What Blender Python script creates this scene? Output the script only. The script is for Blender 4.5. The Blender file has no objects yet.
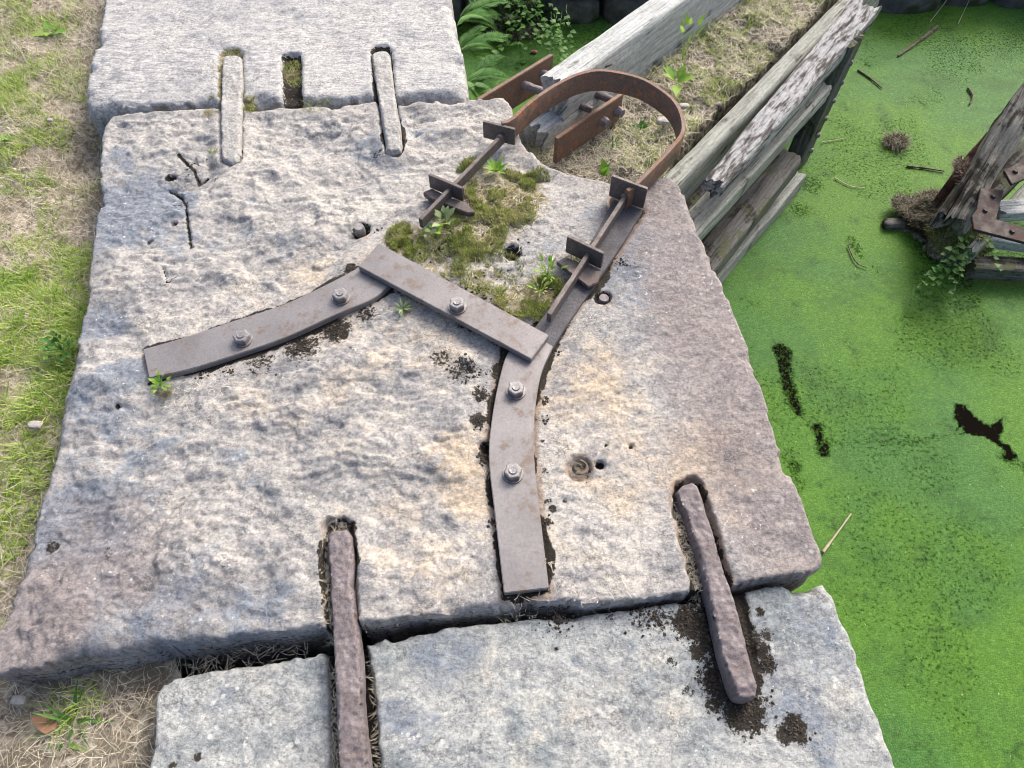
import bpy, bmesh, math, random
import numpy as np
from mathutils import Vector, Matrix, noise as mn

# ------------------------------------------------------------------ camera, sky, sun, exposure
SC = bpy.context.scene
COL = SC.collection
F, PITCH, CAMH = 740.0, math.radians(59.6), 1.6
cam_d = bpy.data.cameras.new('camera')
cam_d.sensor_width = 36.0
cam_d.lens = 36.0 * F / 1024.0
cam_d.clip_start = 0.02
cam_d.clip_end = 500
cam = bpy.data.objects.new('camera', cam_d)
COL.objects.link(cam)
cam.location = (0, 0, CAMH)
cam.rotation_euler = (math.radians(90) - PITCH, 0, 0)
SC.camera = cam

SUN_EL, SUN_AZ = math.radians(40), math.radians(35)      # azimuth measured from +Y towards +X
world = bpy.data.worlds.new('World')
SC.world = world
world.use_nodes = True
wn = world.node_tree
sky = wn.nodes.new('ShaderNodeTexSky')
sky.sky_type = 'NISHITA'
sky.sun_disc = False
sky.sun_elevation = SUN_EL
sky.sun_rotation = SUN_AZ
sky.dust_density = 6.0
sky.air_density = .75
sky.ozone_density = .3
bg = wn.nodes['Background']
bg.inputs['Strength'].default_value = 0.15
wn.links.new(sky.outputs[0], bg.inputs[0])
sun_d = bpy.data.lights.new('sun', 'SUN')
sun_d.energy = 1.35
sun_d.angle = math.radians(18)
sun_d.color = (1.0, 0.965, 0.92)
sun = bpy.data.objects.new('sun', sun_d)
COL.objects.link(sun)
sd = Vector((math.sin(SUN_AZ) * math.cos(SUN_EL), math.cos(SUN_AZ) * math.cos(SUN_EL), math.sin(SUN_EL)))
sun.rotation_euler = sd.to_track_quat('Z', 'Y').to_euler()
sun.location = sd * 20
vs = SC.view_settings
vs.view_transform = 'Standard'
vs.look = 'None'
vs.gamma = 1.0
vs.use_curve_mapping = False
vs.exposure = 0.88
SC.cycles.filter_width = 1.0

# ------------------------------------------------------------------ helpers
R = random.Random(7)
cp, sp = math.cos(PITCH), math.sin(PITCH)


def at(px, py, z=0.0):
    """where a feature seen at a pixel of the photograph stands, at height z"""
    x = px - 512.0
    y = py - 384.0
    s = (z - CAMH) / (-y * cp - F * sp)
    return (x * s, (F * cp - y * sp) * s)


def ats(pts, z=0.0):
    return np.array([at(p[0], p[1], z) for p in pts])


def _hash(i, j, seed):
    h = (i.astype(np.int64) * 374761393 + j.astype(np.int64) * 668265263 + seed * 1442695041) & 0xffffffff
    h = ((h ^ (h >> 13)) * 1274126177) & 0xffffffff
    return ((h ^ (h >> 16)) & 0xffffff) / float(0xffffff)


def vnoise(x, y, seed=0):
    xi = np.floor(x); yi = np.floor(y)
    fx = x - xi; fy = y - yi
    fx = fx * fx * fx * (fx * (fx * 6 - 15) + 10); fy = fy * fy * fy * (fy * (fy * 6 - 15) + 10)
    a = _hash(xi, yi, seed); b = _hash(xi + 1, yi, seed)
    c = _hash(xi, yi + 1, seed); d = _hash(xi + 1, yi + 1, seed)
    return (a * (1 - fx) + b * fx) * (1 - fy) + (c * (1 - fx) + d * fx) * fy


def fbm(x, y, scale, octv=4, seed=0, gain=0.5):
    s = np.zeros_like(x); amp = 1.0; tot = 0.0; ca, sa = math.cos(.6), math.sin(.6)
    X, Y = x * scale, y * scale
    for o in range(octv):
        s += amp * vnoise(X, Y, seed + o * 17); tot += amp
        amp *= gain
        X, Y = (X * ca - Y * sa) * 2.03 + 5.1, (X * sa + Y * ca) * 2.03 + 1.7
    return s / tot          # about 0..1


def sstep(a, b, x):
    t = np.clip((x - a) / (b - a), 0, 1)
    return t * t * (3 - 2 * t)


def sdf(x, y, poly):
    """signed distance, positive inside; also the nearest boundary point"""
    x = np.asarray(x, float); y = np.asarray(y, float)
    best = np.full(x.shape, 1e9); nx = np.zeros_like(x); ny = np.zeros_like(y)
    inside = np.zeros(x.shape, bool)
    n = len(poly)
    for k in range(n):
        ax, ay = poly[k]; bx, by = poly[(k + 1) % n]
        dx, dy = bx - ax, by - ay
        L = dx * dx + dy * dy + 1e-12
        t = np.clip(((x - ax) * dx + (y - ay) * dy) / L, 0, 1)
        qx = ax + t * dx; qy = ay + t * dy
        d = (x - qx) ** 2 + (y - qy) ** 2
        m = d < best
        best = np.where(m, d, best); nx = np.where(m, qx, nx); ny = np.where(m, qy, ny)
        c = ((ay > y) != (by > y))
        xx = ax + (y - ay) * dx / (dy if abs(dy) > 1e-12 else 1e-12)
        inside ^= (c & (x < xx))
    d = np.sqrt(best)
    return np.where(inside, d, -d), nx, ny


def dline(x, y, pts):
    """distance to a polyline"""
    best = np.full(np.shape(x), 1e9)
    for k in range(len(pts) - 1):
        ax, ay = pts[k]; bx, by = pts[k + 1]
        dx, dy = bx - ax, by - ay
        t = np.clip(((x - ax) * dx + (y - ay) * dy) / (dx * dx + dy * dy + 1e-12), 0, 1)
        best = np.minimum(best, np.hypot(x - ax - t * dx, y - ay - t * dy))
    return best


def smooth_path(pts, n=8, closed=False):
    pts = [Vector((p[0], p[1], p[2] if len(p) > 2 else 0)) for p in pts]
    out = []
    m = len(pts)
    rng = m if closed else m - 1
    for i in range(rng):
        p0 = pts[(i - 1) % m] if (closed or i > 0) else pts[0] * 2 - pts[1]
        p1, p2 = pts[i], pts[(i + 1) % m]
        p3 = pts[(i + 2) % m] if (closed or i + 2 < m) else p2 * 2 - p1
        for k in range(n):
            t = k / n
            out.append(0.5 * ((2 * p1) + (p2 - p0) * t + (2 * p0 - 5 * p1 + 4 * p2 - p3) * t * t + (3 * p1 - p0 - 3 * p2 + p3) * t ** 3))
    if not closed:
        out.append(pts[-1])
    return out


def np_mesh(name, verts, faces_idx, sizes, mat, smooth=True, attrs=None, parent=None, origin=None):
    verts = np.asarray(verts, np.float32)
    if origin is None:
        origin = verts.mean(0)
        origin[2] = verts[:, 2].min()
    origin = np.asarray(origin, np.float32)
    me = bpy.data.meshes.new(name)
    v = verts - origin
    me.vertices.add(len(v)); me.vertices.foreach_set('co', v.ravel())
    faces_idx = np.asarray(faces_idx, np.int32).ravel(); sizes = np.asarray(sizes, np.int32)
    me.loops.add(len(faces_idx)); me.loops.foreach_set('vertex_index', faces_idx)
    me.polygons.add(len(sizes))
    st = np.concatenate([[0], np.cumsum(sizes)[:-1]]).astype(np.int32)
    me.polygons.foreach_set('loop_start', st); me.polygons.foreach_set('loop_total', sizes)
    me.polygons.foreach_set('use_smooth', np.full(len(sizes), smooth))
    me.update(calc_edges=True)
    if attrs:
        for k, a in attrs.items():
            at_ = me.attributes.new(k, 'FLOAT', 'POINT'); at_.data.foreach_set('value', np.asarray(a, np.float32))
    me.materials.append(mat)
    o = bpy.data.objects.new(name, me)
    COL.objects.link(o)
    o.location = [float(c) for c in origin]
    if parent is not None:
        o.parent = parent
        o.location = o.location - parent.location
    return o


def bm_obj(name, bm, mat, parent=None, smooth=False, loc=(0, 0, 0)):
    """bm holds world coordinates minus loc"""
    me = bpy.data.meshes.new(name)
    bmesh.ops.recalc_face_normals(bm, faces=bm.faces)
    bm.to_mesh(me); bm.free()
    if smooth:
        me.polygons.foreach_set('use_smooth', [True] * len(me.polygons))
        try:
            me.set_sharp_from_angle(angle=math.radians(40))
        except Exception:
            pass
    me.materials.append(mat)
    # put the origin at the base of the piece
    co = [v.co for v in me.vertices]
    c = Vector((sum(p.x for p in co) / len(co), sum(p.y for p in co) / len(co), min(p.z for p in co)))
    me.transform(Matrix.Translation(-c))
    o = bpy.data.objects.new(name, me)
    COL.objects.link(o)
    o.location = Vector(loc) + c
    if parent is not None:
        o.parent = parent
        o.location = o.location - parent.location
    return o


def tag(o, label=None, cat=None, group=None, kind=None):
    if label: o['label'] = label
    if cat: o['category'] = cat
    if group: o['group'] = group
    if kind: o['kind'] = kind
    return o


def thing(name, loc, label, cat, group=None):
    o = bpy.data.objects.new(name, None)
    o.empty_display_size = 0.05
    COL.objects.link(o)
    o.location = loc
    return tag(o, label, cat, group)


# ------------------------------------------------------------------ node helper
class NT:
    def __init__(s, name):
        s.m = bpy.data.materials.new(name); s.m.use_nodes = True
        s.t = s.m.node_tree; s.b = s.t.nodes['Principled BSDF']
        s.tc = s.t.nodes.new('ShaderNodeTexCoord')
        s.obj = s.tc.outputs['Object']

    def set(s, node, k, v):
        if v is None: return
        inp = node.inputs[k]
        if isinstance(v, bpy.types.NodeSocket): s.t.links.new(v, inp)
        elif isinstance(v, (tuple, list)) and len(v) == 3 and inp.type == 'RGBA': inp.default_value = (*v, 1)
        else: inp.default_value = v

    def mapping(s, scale=(1, 1, 1), rot=(0, 0, 0), loc=(0, 0, 0), vec=None):
        n = s.t.nodes.new('ShaderNodeMapping')
        s.set(n, 'Vector', vec or s.obj); s.set(n, 'Scale', scale); s.set(n, 'Rotation', rot); s.set(n, 'Location', loc)
        return n.outputs[0]

    def noise(s, scale, detail=4, rough=0.55, vec=None, dist=0.0):
        n = s.t.nodes.new('ShaderNodeTexNoise')
        s.set(n, 'Vector', vec or s.obj); s.set(n, 'Scale', scale); s.set(n, 'Detail', detail); s.set(n, 'Roughness', rough); s.set(n, 'Distortion', dist)
        return n.outputs['Fac']

    def voro(s, scale, out='Distance', feature='F1', vec=None, rand=1.0):
        n = s.t.nodes.new('ShaderNodeTexVoronoi'); n.feature = feature
        s.set(n, 'Vector', vec or s.obj); s.set(n, 'Scale', scale); s.set(n, 'Randomness', rand)
        return n.outputs[out]

    def attr(s, name):
        n = s.t.nodes.new('ShaderNodeAttribute'); n.attribute_name = name
        return n.outputs['Fac']

    def step(s, v, a, b, lo=0.0, hi=1.0):
        n = s.t.nodes.new('ShaderNodeMapRange'); n.interpolation_type = 'SMOOTHSTEP'
        s.set(n, 'Value', v); s.set(n, 'From Min', a); s.set(n, 'From Max', b); s.set(n, 'To Min', lo); s.set(n, 'To Max', hi)
        return n.outputs[0]

    def math(s, op, a, b=0.0, clamp=False):
        n = s.t.nodes.new('ShaderNodeMath'); n.operation = op; n.use_clamp = clamp
        s.set(n, 0, a); s.set(n, 1, b)
        return n.outputs[0]

    def mix(s, fac, a, b, mode='MIX'):
        n = s.t.nodes.new('ShaderNodeMix'); n.data_type = 'RGBA'; n.blend_type = mode
        s.set(n, 0, fac)
        for k, v in ((6, a), (7, b)):
            if isinstance(v, bpy.types.NodeSocket): s.t.links.new(v, n.inputs[k])
            else: n.inputs[k].default_value = (*v, 1) if len(v) == 3 else v
        return n.outputs[2]

    def ramp(s, v, stops):
        n = s.t.nodes.new('ShaderNodeValToRGB')
        e = n.color_ramp.elements
        while len(e) < len(stops): e.new(0.5)
        for k, (p, c) in enumerate(stops):
            e[k].position = p; e[k].color = (*c, 1)
        s.set(n, 0, v)
        return n.outputs[0]

    def bump(s, h, strength=0.5, dist=0.01, normal=None):
        n = s.t.nodes.new('ShaderNodeBump')
        s.set(n, 'Height', h); s.set(n, 'Strength', strength); s.set(n, 'Distance', dist)
        if normal: s.set(n, 'Normal', normal)
        return n.outputs[0]

    def out(s, col, rough=0.8, normal=None, metal=0.0, spec=0.5, **kw):
        s.set(s.b, 'Base Color', col); s.set(s.b, 'Roughness', rough); s.set(s.b, 'Metallic', metal)
        s.set(s.b, 'Specular IOR Level', spec)
        if normal: s.set(s.b, 'Normal', normal)
        for k, v in kw.items(): s.set(s.b, k.replace('_', ' '), v)
        return s.m


def stone_mat(name, cool, light, warm, warm_bias=0.0, tooled=False, fleck=0.3, dirt_col=(0.018, 0.015, 0.011), lvl=1.0, fine=1.0):
    m = NT(name)
    st = m.mapping(scale=(1.0, 1.2, 1.2), rot=(0, 0, math.radians(-38)))
    A = m.noise(2.3, 9, .66, dist=.15)
    B = m.noise(8.5, 12, .70, dist=.0, vec=st)
    C = m.noise(34, 12, .76, dist=.0, vec=st)
    D = m.noise(120, 5, .75)
    base = m.math('ADD', m.math('MULTIPLY', A, .55), m.math('MULTIPLY', B, .45))
    base = m.math('ADD', base, m.math('MULTIPLY', m.math('SUBTRACT', m.attr('lvl'), .5), .10 * lvl))
    col = m.ramp(base, [(.40, cool), (.48, tuple(a * .35 + b * .65 for a, b in zip(cool, light))), (.56, light)])
    wm = m.math('ADD', m.attr('warm'), warm_bias)
    wm = m.step(m.math('ADD', wm, m.math('MULTIPLY', m.math('SUBTRACT', B, .5), 2.4)), .25, 1.05)
    col = m.mix(wm, col, warm)
    bl = m.step(m.math('ADD', m.attr('blue'), m.math('MULTIPLY', m.math('SUBTRACT', B, .5), 3.0)), .22, .70)
    col = m.mix(m.math('MULTIPLY', bl, .85), col, (0.150, 0.185, 0.235))
    pu = m.step(m.math('ADD', m.attr('purple'), m.math('MULTIPLY', m.math('SUBTRACT', A, .5), 1.8)), .3, 1.0)
    col = m.mix(m.math('MULTIPLY', pu, .8), col, (0.225, 0.196, 0.192))
    col = m.mix(1.0, col, m.ramp(B, [(.34, (.76, .77, .80)), (.46, (.97, .97, .98)), (.64, (1.13, 1.12, 1.09))]), 'MULTIPLY')
    col = m.mix(1.0, col, m.ramp(C, [(.36, (.78, .78, .79)), (.46, (.97, .97, .97)), (.54, (1.01, 1.01, 1.01)), (.64, (1.10, 1.10, 1.09))]), 'MULTIPLY')
    col = m.mix(1.0, col, m.ramp(D, [(.34, (.60, .60, .62)), (.5, (1, 1, 1)), (.66, (1.32, 1.31, 1.28))]), 'MULTIPLY')
    rs = m.step(m.math('ADD', m.attr('rust'), m.math('MULTIPLY', m.math('SUBTRACT', C, .5), 1.6)), .45, 1.0)
    col = m.mix(m.math('MULTIPLY', rs, .65), col, (.25, .165, .105))
    ln_ = m.math('ABSOLUTE', m.math('SUBTRACT', m.noise(11, 12, .72, vec=st), .5))
    lm = m.math('MULTIPLY', m.step(ln_, .014, .004), m.step(m.noise(9, 5, .7), .50, .60))
    col = m.mix(m.math('MULTIPLY', lm, .75), col, (.09, .085, .08))
    # crustose lichen: pale flecks and dark specks
    vn = m.noise(30, 3)
    li = m.math('MULTIPLY', m.step(m.math('ADD', m.voro(44), m.math('MULTIPLY', m.math('SUBTRACT', C, .5), .6)), .26, .20), m.step(m.noise(4, 4), .50, .60))
    col = m.mix(m.math('MULTIPLY', li, fleck), col, (.60, .61, .58))
    li2 = m.math('MULTIPLY', m.step(m.math('ADD', m.voro(105), m.math('MULTIPLY', m.math('SUBTRACT', C, .5), .8)), .24, .18), m.step(m.noise(6, 4), .46, .56))
    col = m.mix(m.math('MULTIPLY', li2, fleck * .9), col, (.085, .088, .085))
    wf = m.math('MULTIPLY', m.step(m.noise(85, 3, .6), .64, .70), m.step(m.noise(3.5, 4), .44, .56))
    col = m.mix(m.math('MULTIPLY', wf, .75), col, (.66, .66, .64))
    df = m.math('ADD', m.attr('dirt'), m.math('MULTIPLY', m.math('SUBTRACT', m.noise(85, 9, .80, dist=.3), .5), 2.4))
    dk = m.step(df, .50, .60)
    col = m.mix(dk, col, m.mix(m.step(m.noise(190, 4, .7), .54, .68), dirt_col, (.07, .056, .043)))
    gf = m.math('ADD', m.attr('moss'), m.math('MULTIPLY', m.math('SUBTRACT', m.noise(45, 8, .75), .5), 2.2))
    gk = m.step(gf, .42, .75)
    col = m.mix(gk, col, m.ramp(m.noise(90, 6, .7), [(.36, (.04, .035, .02)), (.5, (.15, .135, .065)), (.64, (.34, .30, .16))]))
    h = m.math('ADD', m.math('MULTIPLY', B, .6), m.math('MULTIPLY', C, .60 * fine))
    rg = m.math('ABSOLUTE', m.math('SUBTRACT', m.noise(19, 10, .70, dist=.1, vec=st), .5))
    h = m.math('ADD', h, m.math('MULTIPLY', m.step(rg, .0, .05), .22 * fine))
    h = m.math('ADD', h, m.math('MULTIPLY', D, .26))
    if tooled:
        t = m.noise(1, 5, .65, vec=m.mapping(scale=(34, 150, 60), rot=(0, 0, math.radians(-7))))
        h = m.math('ADD', h, m.math('MULTIPLY', m.math('MULTIPLY', t, m.step(m.noise(2.5, 4), .36, .6, .15, 1.0)), .55))
        col = m.mix(m.step(m.noise(3.1, 4), .36, .6, .2, 1.0), col, m.mix(1.0, col, m.ramp(t, [(.36, (.74, .74, .75)), (.62, (1.2, 1.2, 1.19))]), 'MULTIPLY'))
    n = m.bump(h, .6, .009)
    rough = m.step(B, .3, .7, .68, .95)
    return m.out(col, rough, n, spec=.35)


M = {}
M['slab'] = stone_mat('weathered_sandstone', (.262, .266, .270), (.415, .405, .382), (.48, .405, .31))
M['tooled'] = stone_mat('tooled_stone', (.30, .312, .32), (.41, .413, .41), (.44, .41, .35), tooled=True, fleck=.2, fine=.45)
M['lower'] = stone_mat('blue_grey_stone', (.235, .27, .28), (.385, .40, .39), (.46, .41, .31), fleck=.6, lvl=.5)


def rubble_mat():
    m = NT('rubble')
    col = m.ramp(m.noise(5, 8, .65), [(.35, (.035, .037, .033)), (.65, (.17, .18, .18))])
    col = m.mix(m.step(m.noise(3.0, 4), .5, .6), col, (.03, .045, .015))
    return m.out(col, .9, m.bump(m.noise(22, 8, .7), .8, .02))


M['rubble'] = rubble_mat()


def iron_mat(name, base, dark, rust, rust_amt, rough=.5, pit=.4, metal=.35, pale=0.0, grain=160, con=1.0):
    m = NT(name)
    a = m.noise(9, 6, .6); b = m.noise(grain, 5, .7); c = m.noise(34, 6, .65)
    col = m.mix(m.step(a, .35, .65), base, dark)
    col = m.mix(m.step(m.math('ADD', c, m.math('MULTIPLY', a, .4)), .86 - rust_amt * .4, 1.02 - rust_amt * .4), col, rust)
    col = m.mix(1.0, col, m.ramp(b, [(.32, (1 - .38 * con,) * 3), (.5, (1, 1, 1)), (.68, (1 + .33 * con + pale,) * 3)]), 'MULTIPLY')
    h = m.math('ADD', m.math('MULTIPLY', b, .35), m.math('MULTIPLY', c, .65))
    r = m.step(c, .3, .7, rough - .1, rough + .2)
    return m.out(col, r, m.bump(h, pit, .004), metal)


M['strap'] = iron_mat('weathered_strap_iron', (.238, .230, .232), (.195, .187, .189), (.17, .135, .115), .3, rough=.42, pit=.2, metal=.35, con=.4)
M['bar'] = iron_mat('dark_purple_iron', (.135, .115, .11), (.10, .088, .088), (.15, .10, .08), .2, rough=.55)
M['tail'] = iron_mat('matt_dark_iron', (.10, .098, .108), (.075, .073, .08), (.12, .10, .085), .1, rough=.85, pit=.3, metal=.0)
M['collar'] = iron_mat('brown_rusted_iron', (.20, .122, .090), (.13, .088, .070), (.25, .125, .075), .4, rough=.65, pit=.45, metal=.15)
M['collar_shaded'] = iron_mat('shaded_rusted_iron', (.042, .028, .025), (.028, .021, .020), (.07, .035, .026), .3, rough=.75, pit=.5, metal=.0)  # rust colour darkened to stand in for shade on the collapsed gate's irons
M['cramp'] = iron_mat('scaly_cramp_iron', (.195, .172, .178), (.145, .125, .13), (.16, .12, .105), .15, rough=.6, pit=1.0, metal=.2, grain=110)
M['cramp_pale'] = iron_mat('pale_lichened_iron', (.36, .36, .35), (.29, .29, .28), (.31, .28, .24), .2, rough=.8, pit=.9, metal=.0, pale=.1, grain=150)
M['nut'] = iron_mat('nut_iron', (.31, .305, .31), (.20, .19, .19), (.20, .14, .11), .15, rough=.42, pit=.3, metal=.55)


def wood_mat(name, pale, mid, dark, dark_amt=.3, moss=.0, scale=1.0, peel=False):
    m = NT(name)
    v = m.mapping(scale=(3.0 * scale, 42 * scale, 42 * scale))
    g = m.noise(1.3, 10, .68, vec=v, dist=.5)
    v2 = m.mapping(scale=(7 * scale, 190 * scale, 190 * scale))
    g2 = m.noise(1.2, 6, .72, vec=v2, dist=.2)
    big = m.noise(5, 7, .65, dist=.5)
    col = m.ramp(g, [(.38, mid), (.58, pale)])
    dk = m.math('ADD', m.math('MULTIPLY', g, .35), m.math('MULTIPLY', big, .65))
    col = m.mix(m.step(dk, .47 + dark_amt * .10, .40 + dark_amt * .10), col, dark)
    if peel:
        pv = m.mapping(scale=(8, 34, 34))
        pn_ = m.noise(1.3, 12, .80, vec=pv, dist=.15)
        col = m.ramp(pn_, [(.40, dark), (.47, mid), (.52, pale), (.66, tuple(c * 1.15 for c in pale))])
    col = m.mix(1.0, col, m.ramp(g2, [(.36, (.55, .55, .55)), (.48, (.97, .97, .97)), (.66, (1.18, 1.18, 1.17))]), 'MULTIPLY')
    sp_ = m.noise(90, 4, .7)
    col = m.mix(1.0, col, m.ramp(sp_, [(.34, (.75, .75, .75)), (.66, (1.2, 1.2, 1.2))]), 'MULTIPLY')
    if moss: col = m.mix(m.step(m.noise(12, 8, .75), .60 - moss * .2, .66 - moss * .2), col, m.mix(m.noise(80, 3), (.05, .055, .03), (.16, .17, .10)))
    h = m.math('ADD', m.math('MULTIPLY', g, .6), m.math('MULTIPLY', g2, .45))
    return m.out(col, .85, m.bump(h, .8, .006), spec=.25)


M['wood_pale'] = wood_mat('silvered_timber', (.50, .525, .515), (.36, .385, .38), (.12, .115, .10), -.3)
M['wood_grey'] = wood_mat('grey_timber', (.33, .35, .315), (.22, .23, .205), (.07, .065, .05), .0)
M['wood_char'] = wood_mat('peeling_black_timber', (.34, .35, .355), (.12, .115, .112), (.03, .028, .028), 1.0, scale=1.3, peel=True)
M['wood_dark'] = wood_mat('damp_dark_timber', (.16, .16, .15), (.095, .093, .085), (.035, .03, .025), .3, moss=.4)
M['wood_log'] = wood_mat('fissured_log', (.24, .235, .20), (.105, .095, .08), (.03, .026, .02), .4)


def simple(name, stops, scale=30, rough=.9, bumpd=.004, detail=5, sub=None, trans=None):
    m = NT(name)
    n = m.noise(scale, detail, .65)
    col = m.ramp(n, stops)
    kw = {}
    return m.out(col, rough, m.bump(n, .7, bumpd), **kw)


M['soil'] = simple('soil', [(.36, (.03, .026, .018)), (.5, (.13, .12, .085)), (.62, (.30, .28, .22))], 55, bumpd=.01, detail=8)
M['soil_dark'] = simple('dark_soil', [(.35, (.015, .012, .009)), (.65, (.06, .048, .036))], 80)
M['rot'] = simple('rotted_wood', [(.35, (.035, .015, .010)), (.65, (.17, .075, .045))], 40, bumpd=.015, detail=8)
M['twig'] = simple('twig_bark', [(.35, (.05, .04, .03)), (.65, (.20, .17, .12))], 60)
M['pebble'] = simple('pale_pebble', [(.35, (.30, .28, .25)), (.65, (.50, .47, .43))], 60)
M['red'] = simple('faded_pink_paint', [(.35, (.30, .09, .10)), (.65, (.50, .25, .25))], 60)


def leafy(name, a, b, trans=.25, dead=None):
    """blades and leaves: colour runs by the per-blade 'tint' attribute"""
    m = NT(name)
    t = m.attr('tint')
    stops = [(0.0, a), (1.0, b)] if dead is None else [(0.0, a), (.6, b), (1.0, dead)]
    col = m.ramp(t, stops)
    col = m.mix(.5, col, m.mix(1.0, col, m.ramp(m.noise(60, 3), [(.3, (.6, .6, .6)), (.7, (1.3, 1.3, 1.3))]), 'MULTIPLY'))
    m.out(col, .55, None, spec=.35)
    tr = m.t.nodes.new('ShaderNodeBsdfTranslucent'); m.t.links.new(col, tr.inputs[0])
    mx = m.t.nodes.new('ShaderNodeMixShader'); mx.inputs[0].default_value = trans
    o = m.t.nodes['Material Output']
    m.t.links.new(m.b.outputs[0], mx.inputs[1]); m.t.links.new(tr.outputs[0], mx.inputs[2]); m.t.links.new(mx.outputs[0], o.inputs[0])
    return m.m


M['straw'] = leafy('dry_straw', (.50, .44, .32), (.80, .75, .61), .2, dead=(.28, .23, .155))
M['grass'] = leafy('green_grass', (.19, .36, .05), (.46, .60, .13), .4, dead=(.64, .62, .28))
M['leaf'] = leafy('green_leaf', (.045, .15, .03), (.14, .30, .06), .35)
M['leaf_bright'] = leafy('yellow_green_leaf', (.16, .36, .05), (.34, .50, .09), .4)
M['leaf_pale'] = leafy('pale_leaf', (.20, .30, .12), (.36, .44, .22), .3)
M['fern'] = leafy('fern_green', (.05, .16, .025), (.13, .30, .06), .4)
M['fern_dark'] = leafy('dark_green_growth', (.012, .04, .010), (.045, .11, .025), .2)
M['moss'] = leafy('moss_green', (.15, .19, .05), (.36, .42, .11), .25, dead=(.52, .47, .26))
M['dead_leaf'] = leafy('dead_leaf', (.16, .075, .04), (.33, .20, .12), .1)
M['rot_fibre'] = leafy('rot_fibre', (.035, .02, .014), (.12, .065, .045), .05)
M['root'] = leafy('root_mat', (.035, .028, .018), (.13, .10, .06), .05, dead=(.075, .10, .025))


# ------------------------------------------------------------------ slab builder
def grid_slab(name, outline, ztop, depth, res, hfun, afun, mat, edge_noise=.004, edge_r=.018, parent=None, levels=7, side_rough=.010, seed=3, under=None, holefn=None):
    poly = np.asarray(outline, float)
    x0, y0 = poly.min(0) - res * 2; x1, y1 = poly.max(0) + res * 2
    nx = int((x1 - x0) / res) + 1; ny = int((y1 - y0) / res) + 1
    gx, gy = np.meshgrid(x0 + np.arange(nx) * res, y0 + np.arange(ny) * res)
    gx = gx.ravel(); gy = gy.ravel()
    d, qx, qy = sdf(gx, gy, poly)
    en = (fbm(gx, gy, 14, 4, seed + 5) - .5) * 2 * edge_noise
    # direction from the boundary inwards
    ux = (gx - qx) * np.sign(d); uy = (gy - qy) * np.sign(d)
    L = np.hypot(ux, uy) + 1e-9; ux /= L; uy /= L
    chip = sstep(.60, .72, fbm(gx, gy, 11, 3, seed + 31)) * edge_noise * 1.1 * (.5 + 1.0 * fbm(gx, gy, 35, 3, seed + 32))
    dd = d - edge_noise * .25 + en - chip
    snap = (dd < res * .45) & (dd > -res * 1.5)
    px = np.where(snap, gx - ux * dd, gx); py = np.where(snap, gy - uy * dd, gy)
    ddn = np.where(snap, 0, dd)
    valid = dd > -res * 1.5
    V = valid.reshape(ny, nx)
    ins = (dd > res * .0).reshape(ny, nx)
    cell = V[:-1, :-1] & V[1:, :-1] & V[:-1, 1:] & V[1:, 1:]
    anyin = ins[:-1, :-1] | ins[1:, :-1] | ins[:-1, 1:] | ins[1:, 1:]
    cell &= anyin
    J, I = np.nonzero(cell)
    a = J * nx + I
    quads = np.stack([a, a + 1, a + 1 + nx, a + nx], 1)
    used = np.unique(quads)
    remap = -np.ones(nx * ny, np.int64); remap[used] = np.arange(len(used))
    quads = remap[quads]
    X = px[used]; Y = py[used]; D = ddn[used]; UX = ux[used]; UY = uy[used]
    r = edge_r * (.35 + 2.6 * sstep(.45, .72, fbm(X, Y, 10, 4, seed + 9)) + .5 * fbm(X, Y, 40, 3, seed + 8))
    t = np.clip((r - D) / r, 0, 1)
    Z = ztop - r * .8 * (1 - np.sqrt(np.clip(1 - t * t, 0, 1)))
    Z = Z + hfun(X, Y, D)
    # boundary directed edges
    e = np.concatenate([quads[:, [0, 1]], quads[:, [1, 2]], quads[:, [2, 3]], quads[:, [3, 0]]])
    key = e[:, 0] * 10 ** 7 + e[:, 1]; rkey = e[:, 1] * 10 ** 7 + e[:, 0]
    be = e[~np.isin(key, rkey)]
    bv = np.unique(be)
    bm_ = -np.ones(len(X), np.int64); bm_[bv] = np.arange(len(bv))
    VX = [X]; VY = [Y]; VZ = [Z]; side = [np.zeros(len(X))]; faces = [quads]
    prev = lambda idx: idx
    base = len(X); prev_ids = bv.copy()
    for l in range(1, levels + 1):
        f = l / levels
        zz = Z[bv] * (1 - f) + (ztop - depth) * f
        off = (fbm(X[bv] * 1.0 + Y[bv] * .7, zz * 1.3 + Y[bv] * .9, 12, 4, seed + 20) - .5) * side_rough * 2 * min(1, f * 3) + .004 * min(1, f * 4)
        VX.append(X[bv] - UX[bv] * off); VY.append(Y[bv] - UY[bv] * off); VZ.append(zz); side.append(np.ones(len(bv)))
        cur = base + np.arange(len(bv))
        A, B_ = bm_[be[:, 0]], bm_[be[:, 1]]
        faces.append(np.stack([prev_ids[B_], prev_ids[A], cur[A], cur[B_]], 1))
        prev_ids = cur; base += len(bv)
    XX = np.concatenate(VX); YY = np.concatenate(VY); ZZ = np.concatenate(VZ)
    DD = np.concatenate([D] + [np.zeros(len(bv))] * levels)
    at_ = afun(XX, YY, ZZ, DD) if afun else {}
    S = np.concatenate(side)
    for k in ('warm', 'blue', 'purple', 'dirt', 'moss', 'rust'):
        at_.setdefault(k, np.zeros(len(XX)))
    at_.setdefault('lvl', np.full(len(XX), .5))
    fq = np.concatenate(faces)
    c = poly.mean(0)
    return np_mesh(name, np.stack([XX, YY, ZZ], 1), fq, np.full(len(fq), 4), mat, True, at_, parent, (c[0], c[1], ztop - depth))


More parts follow.
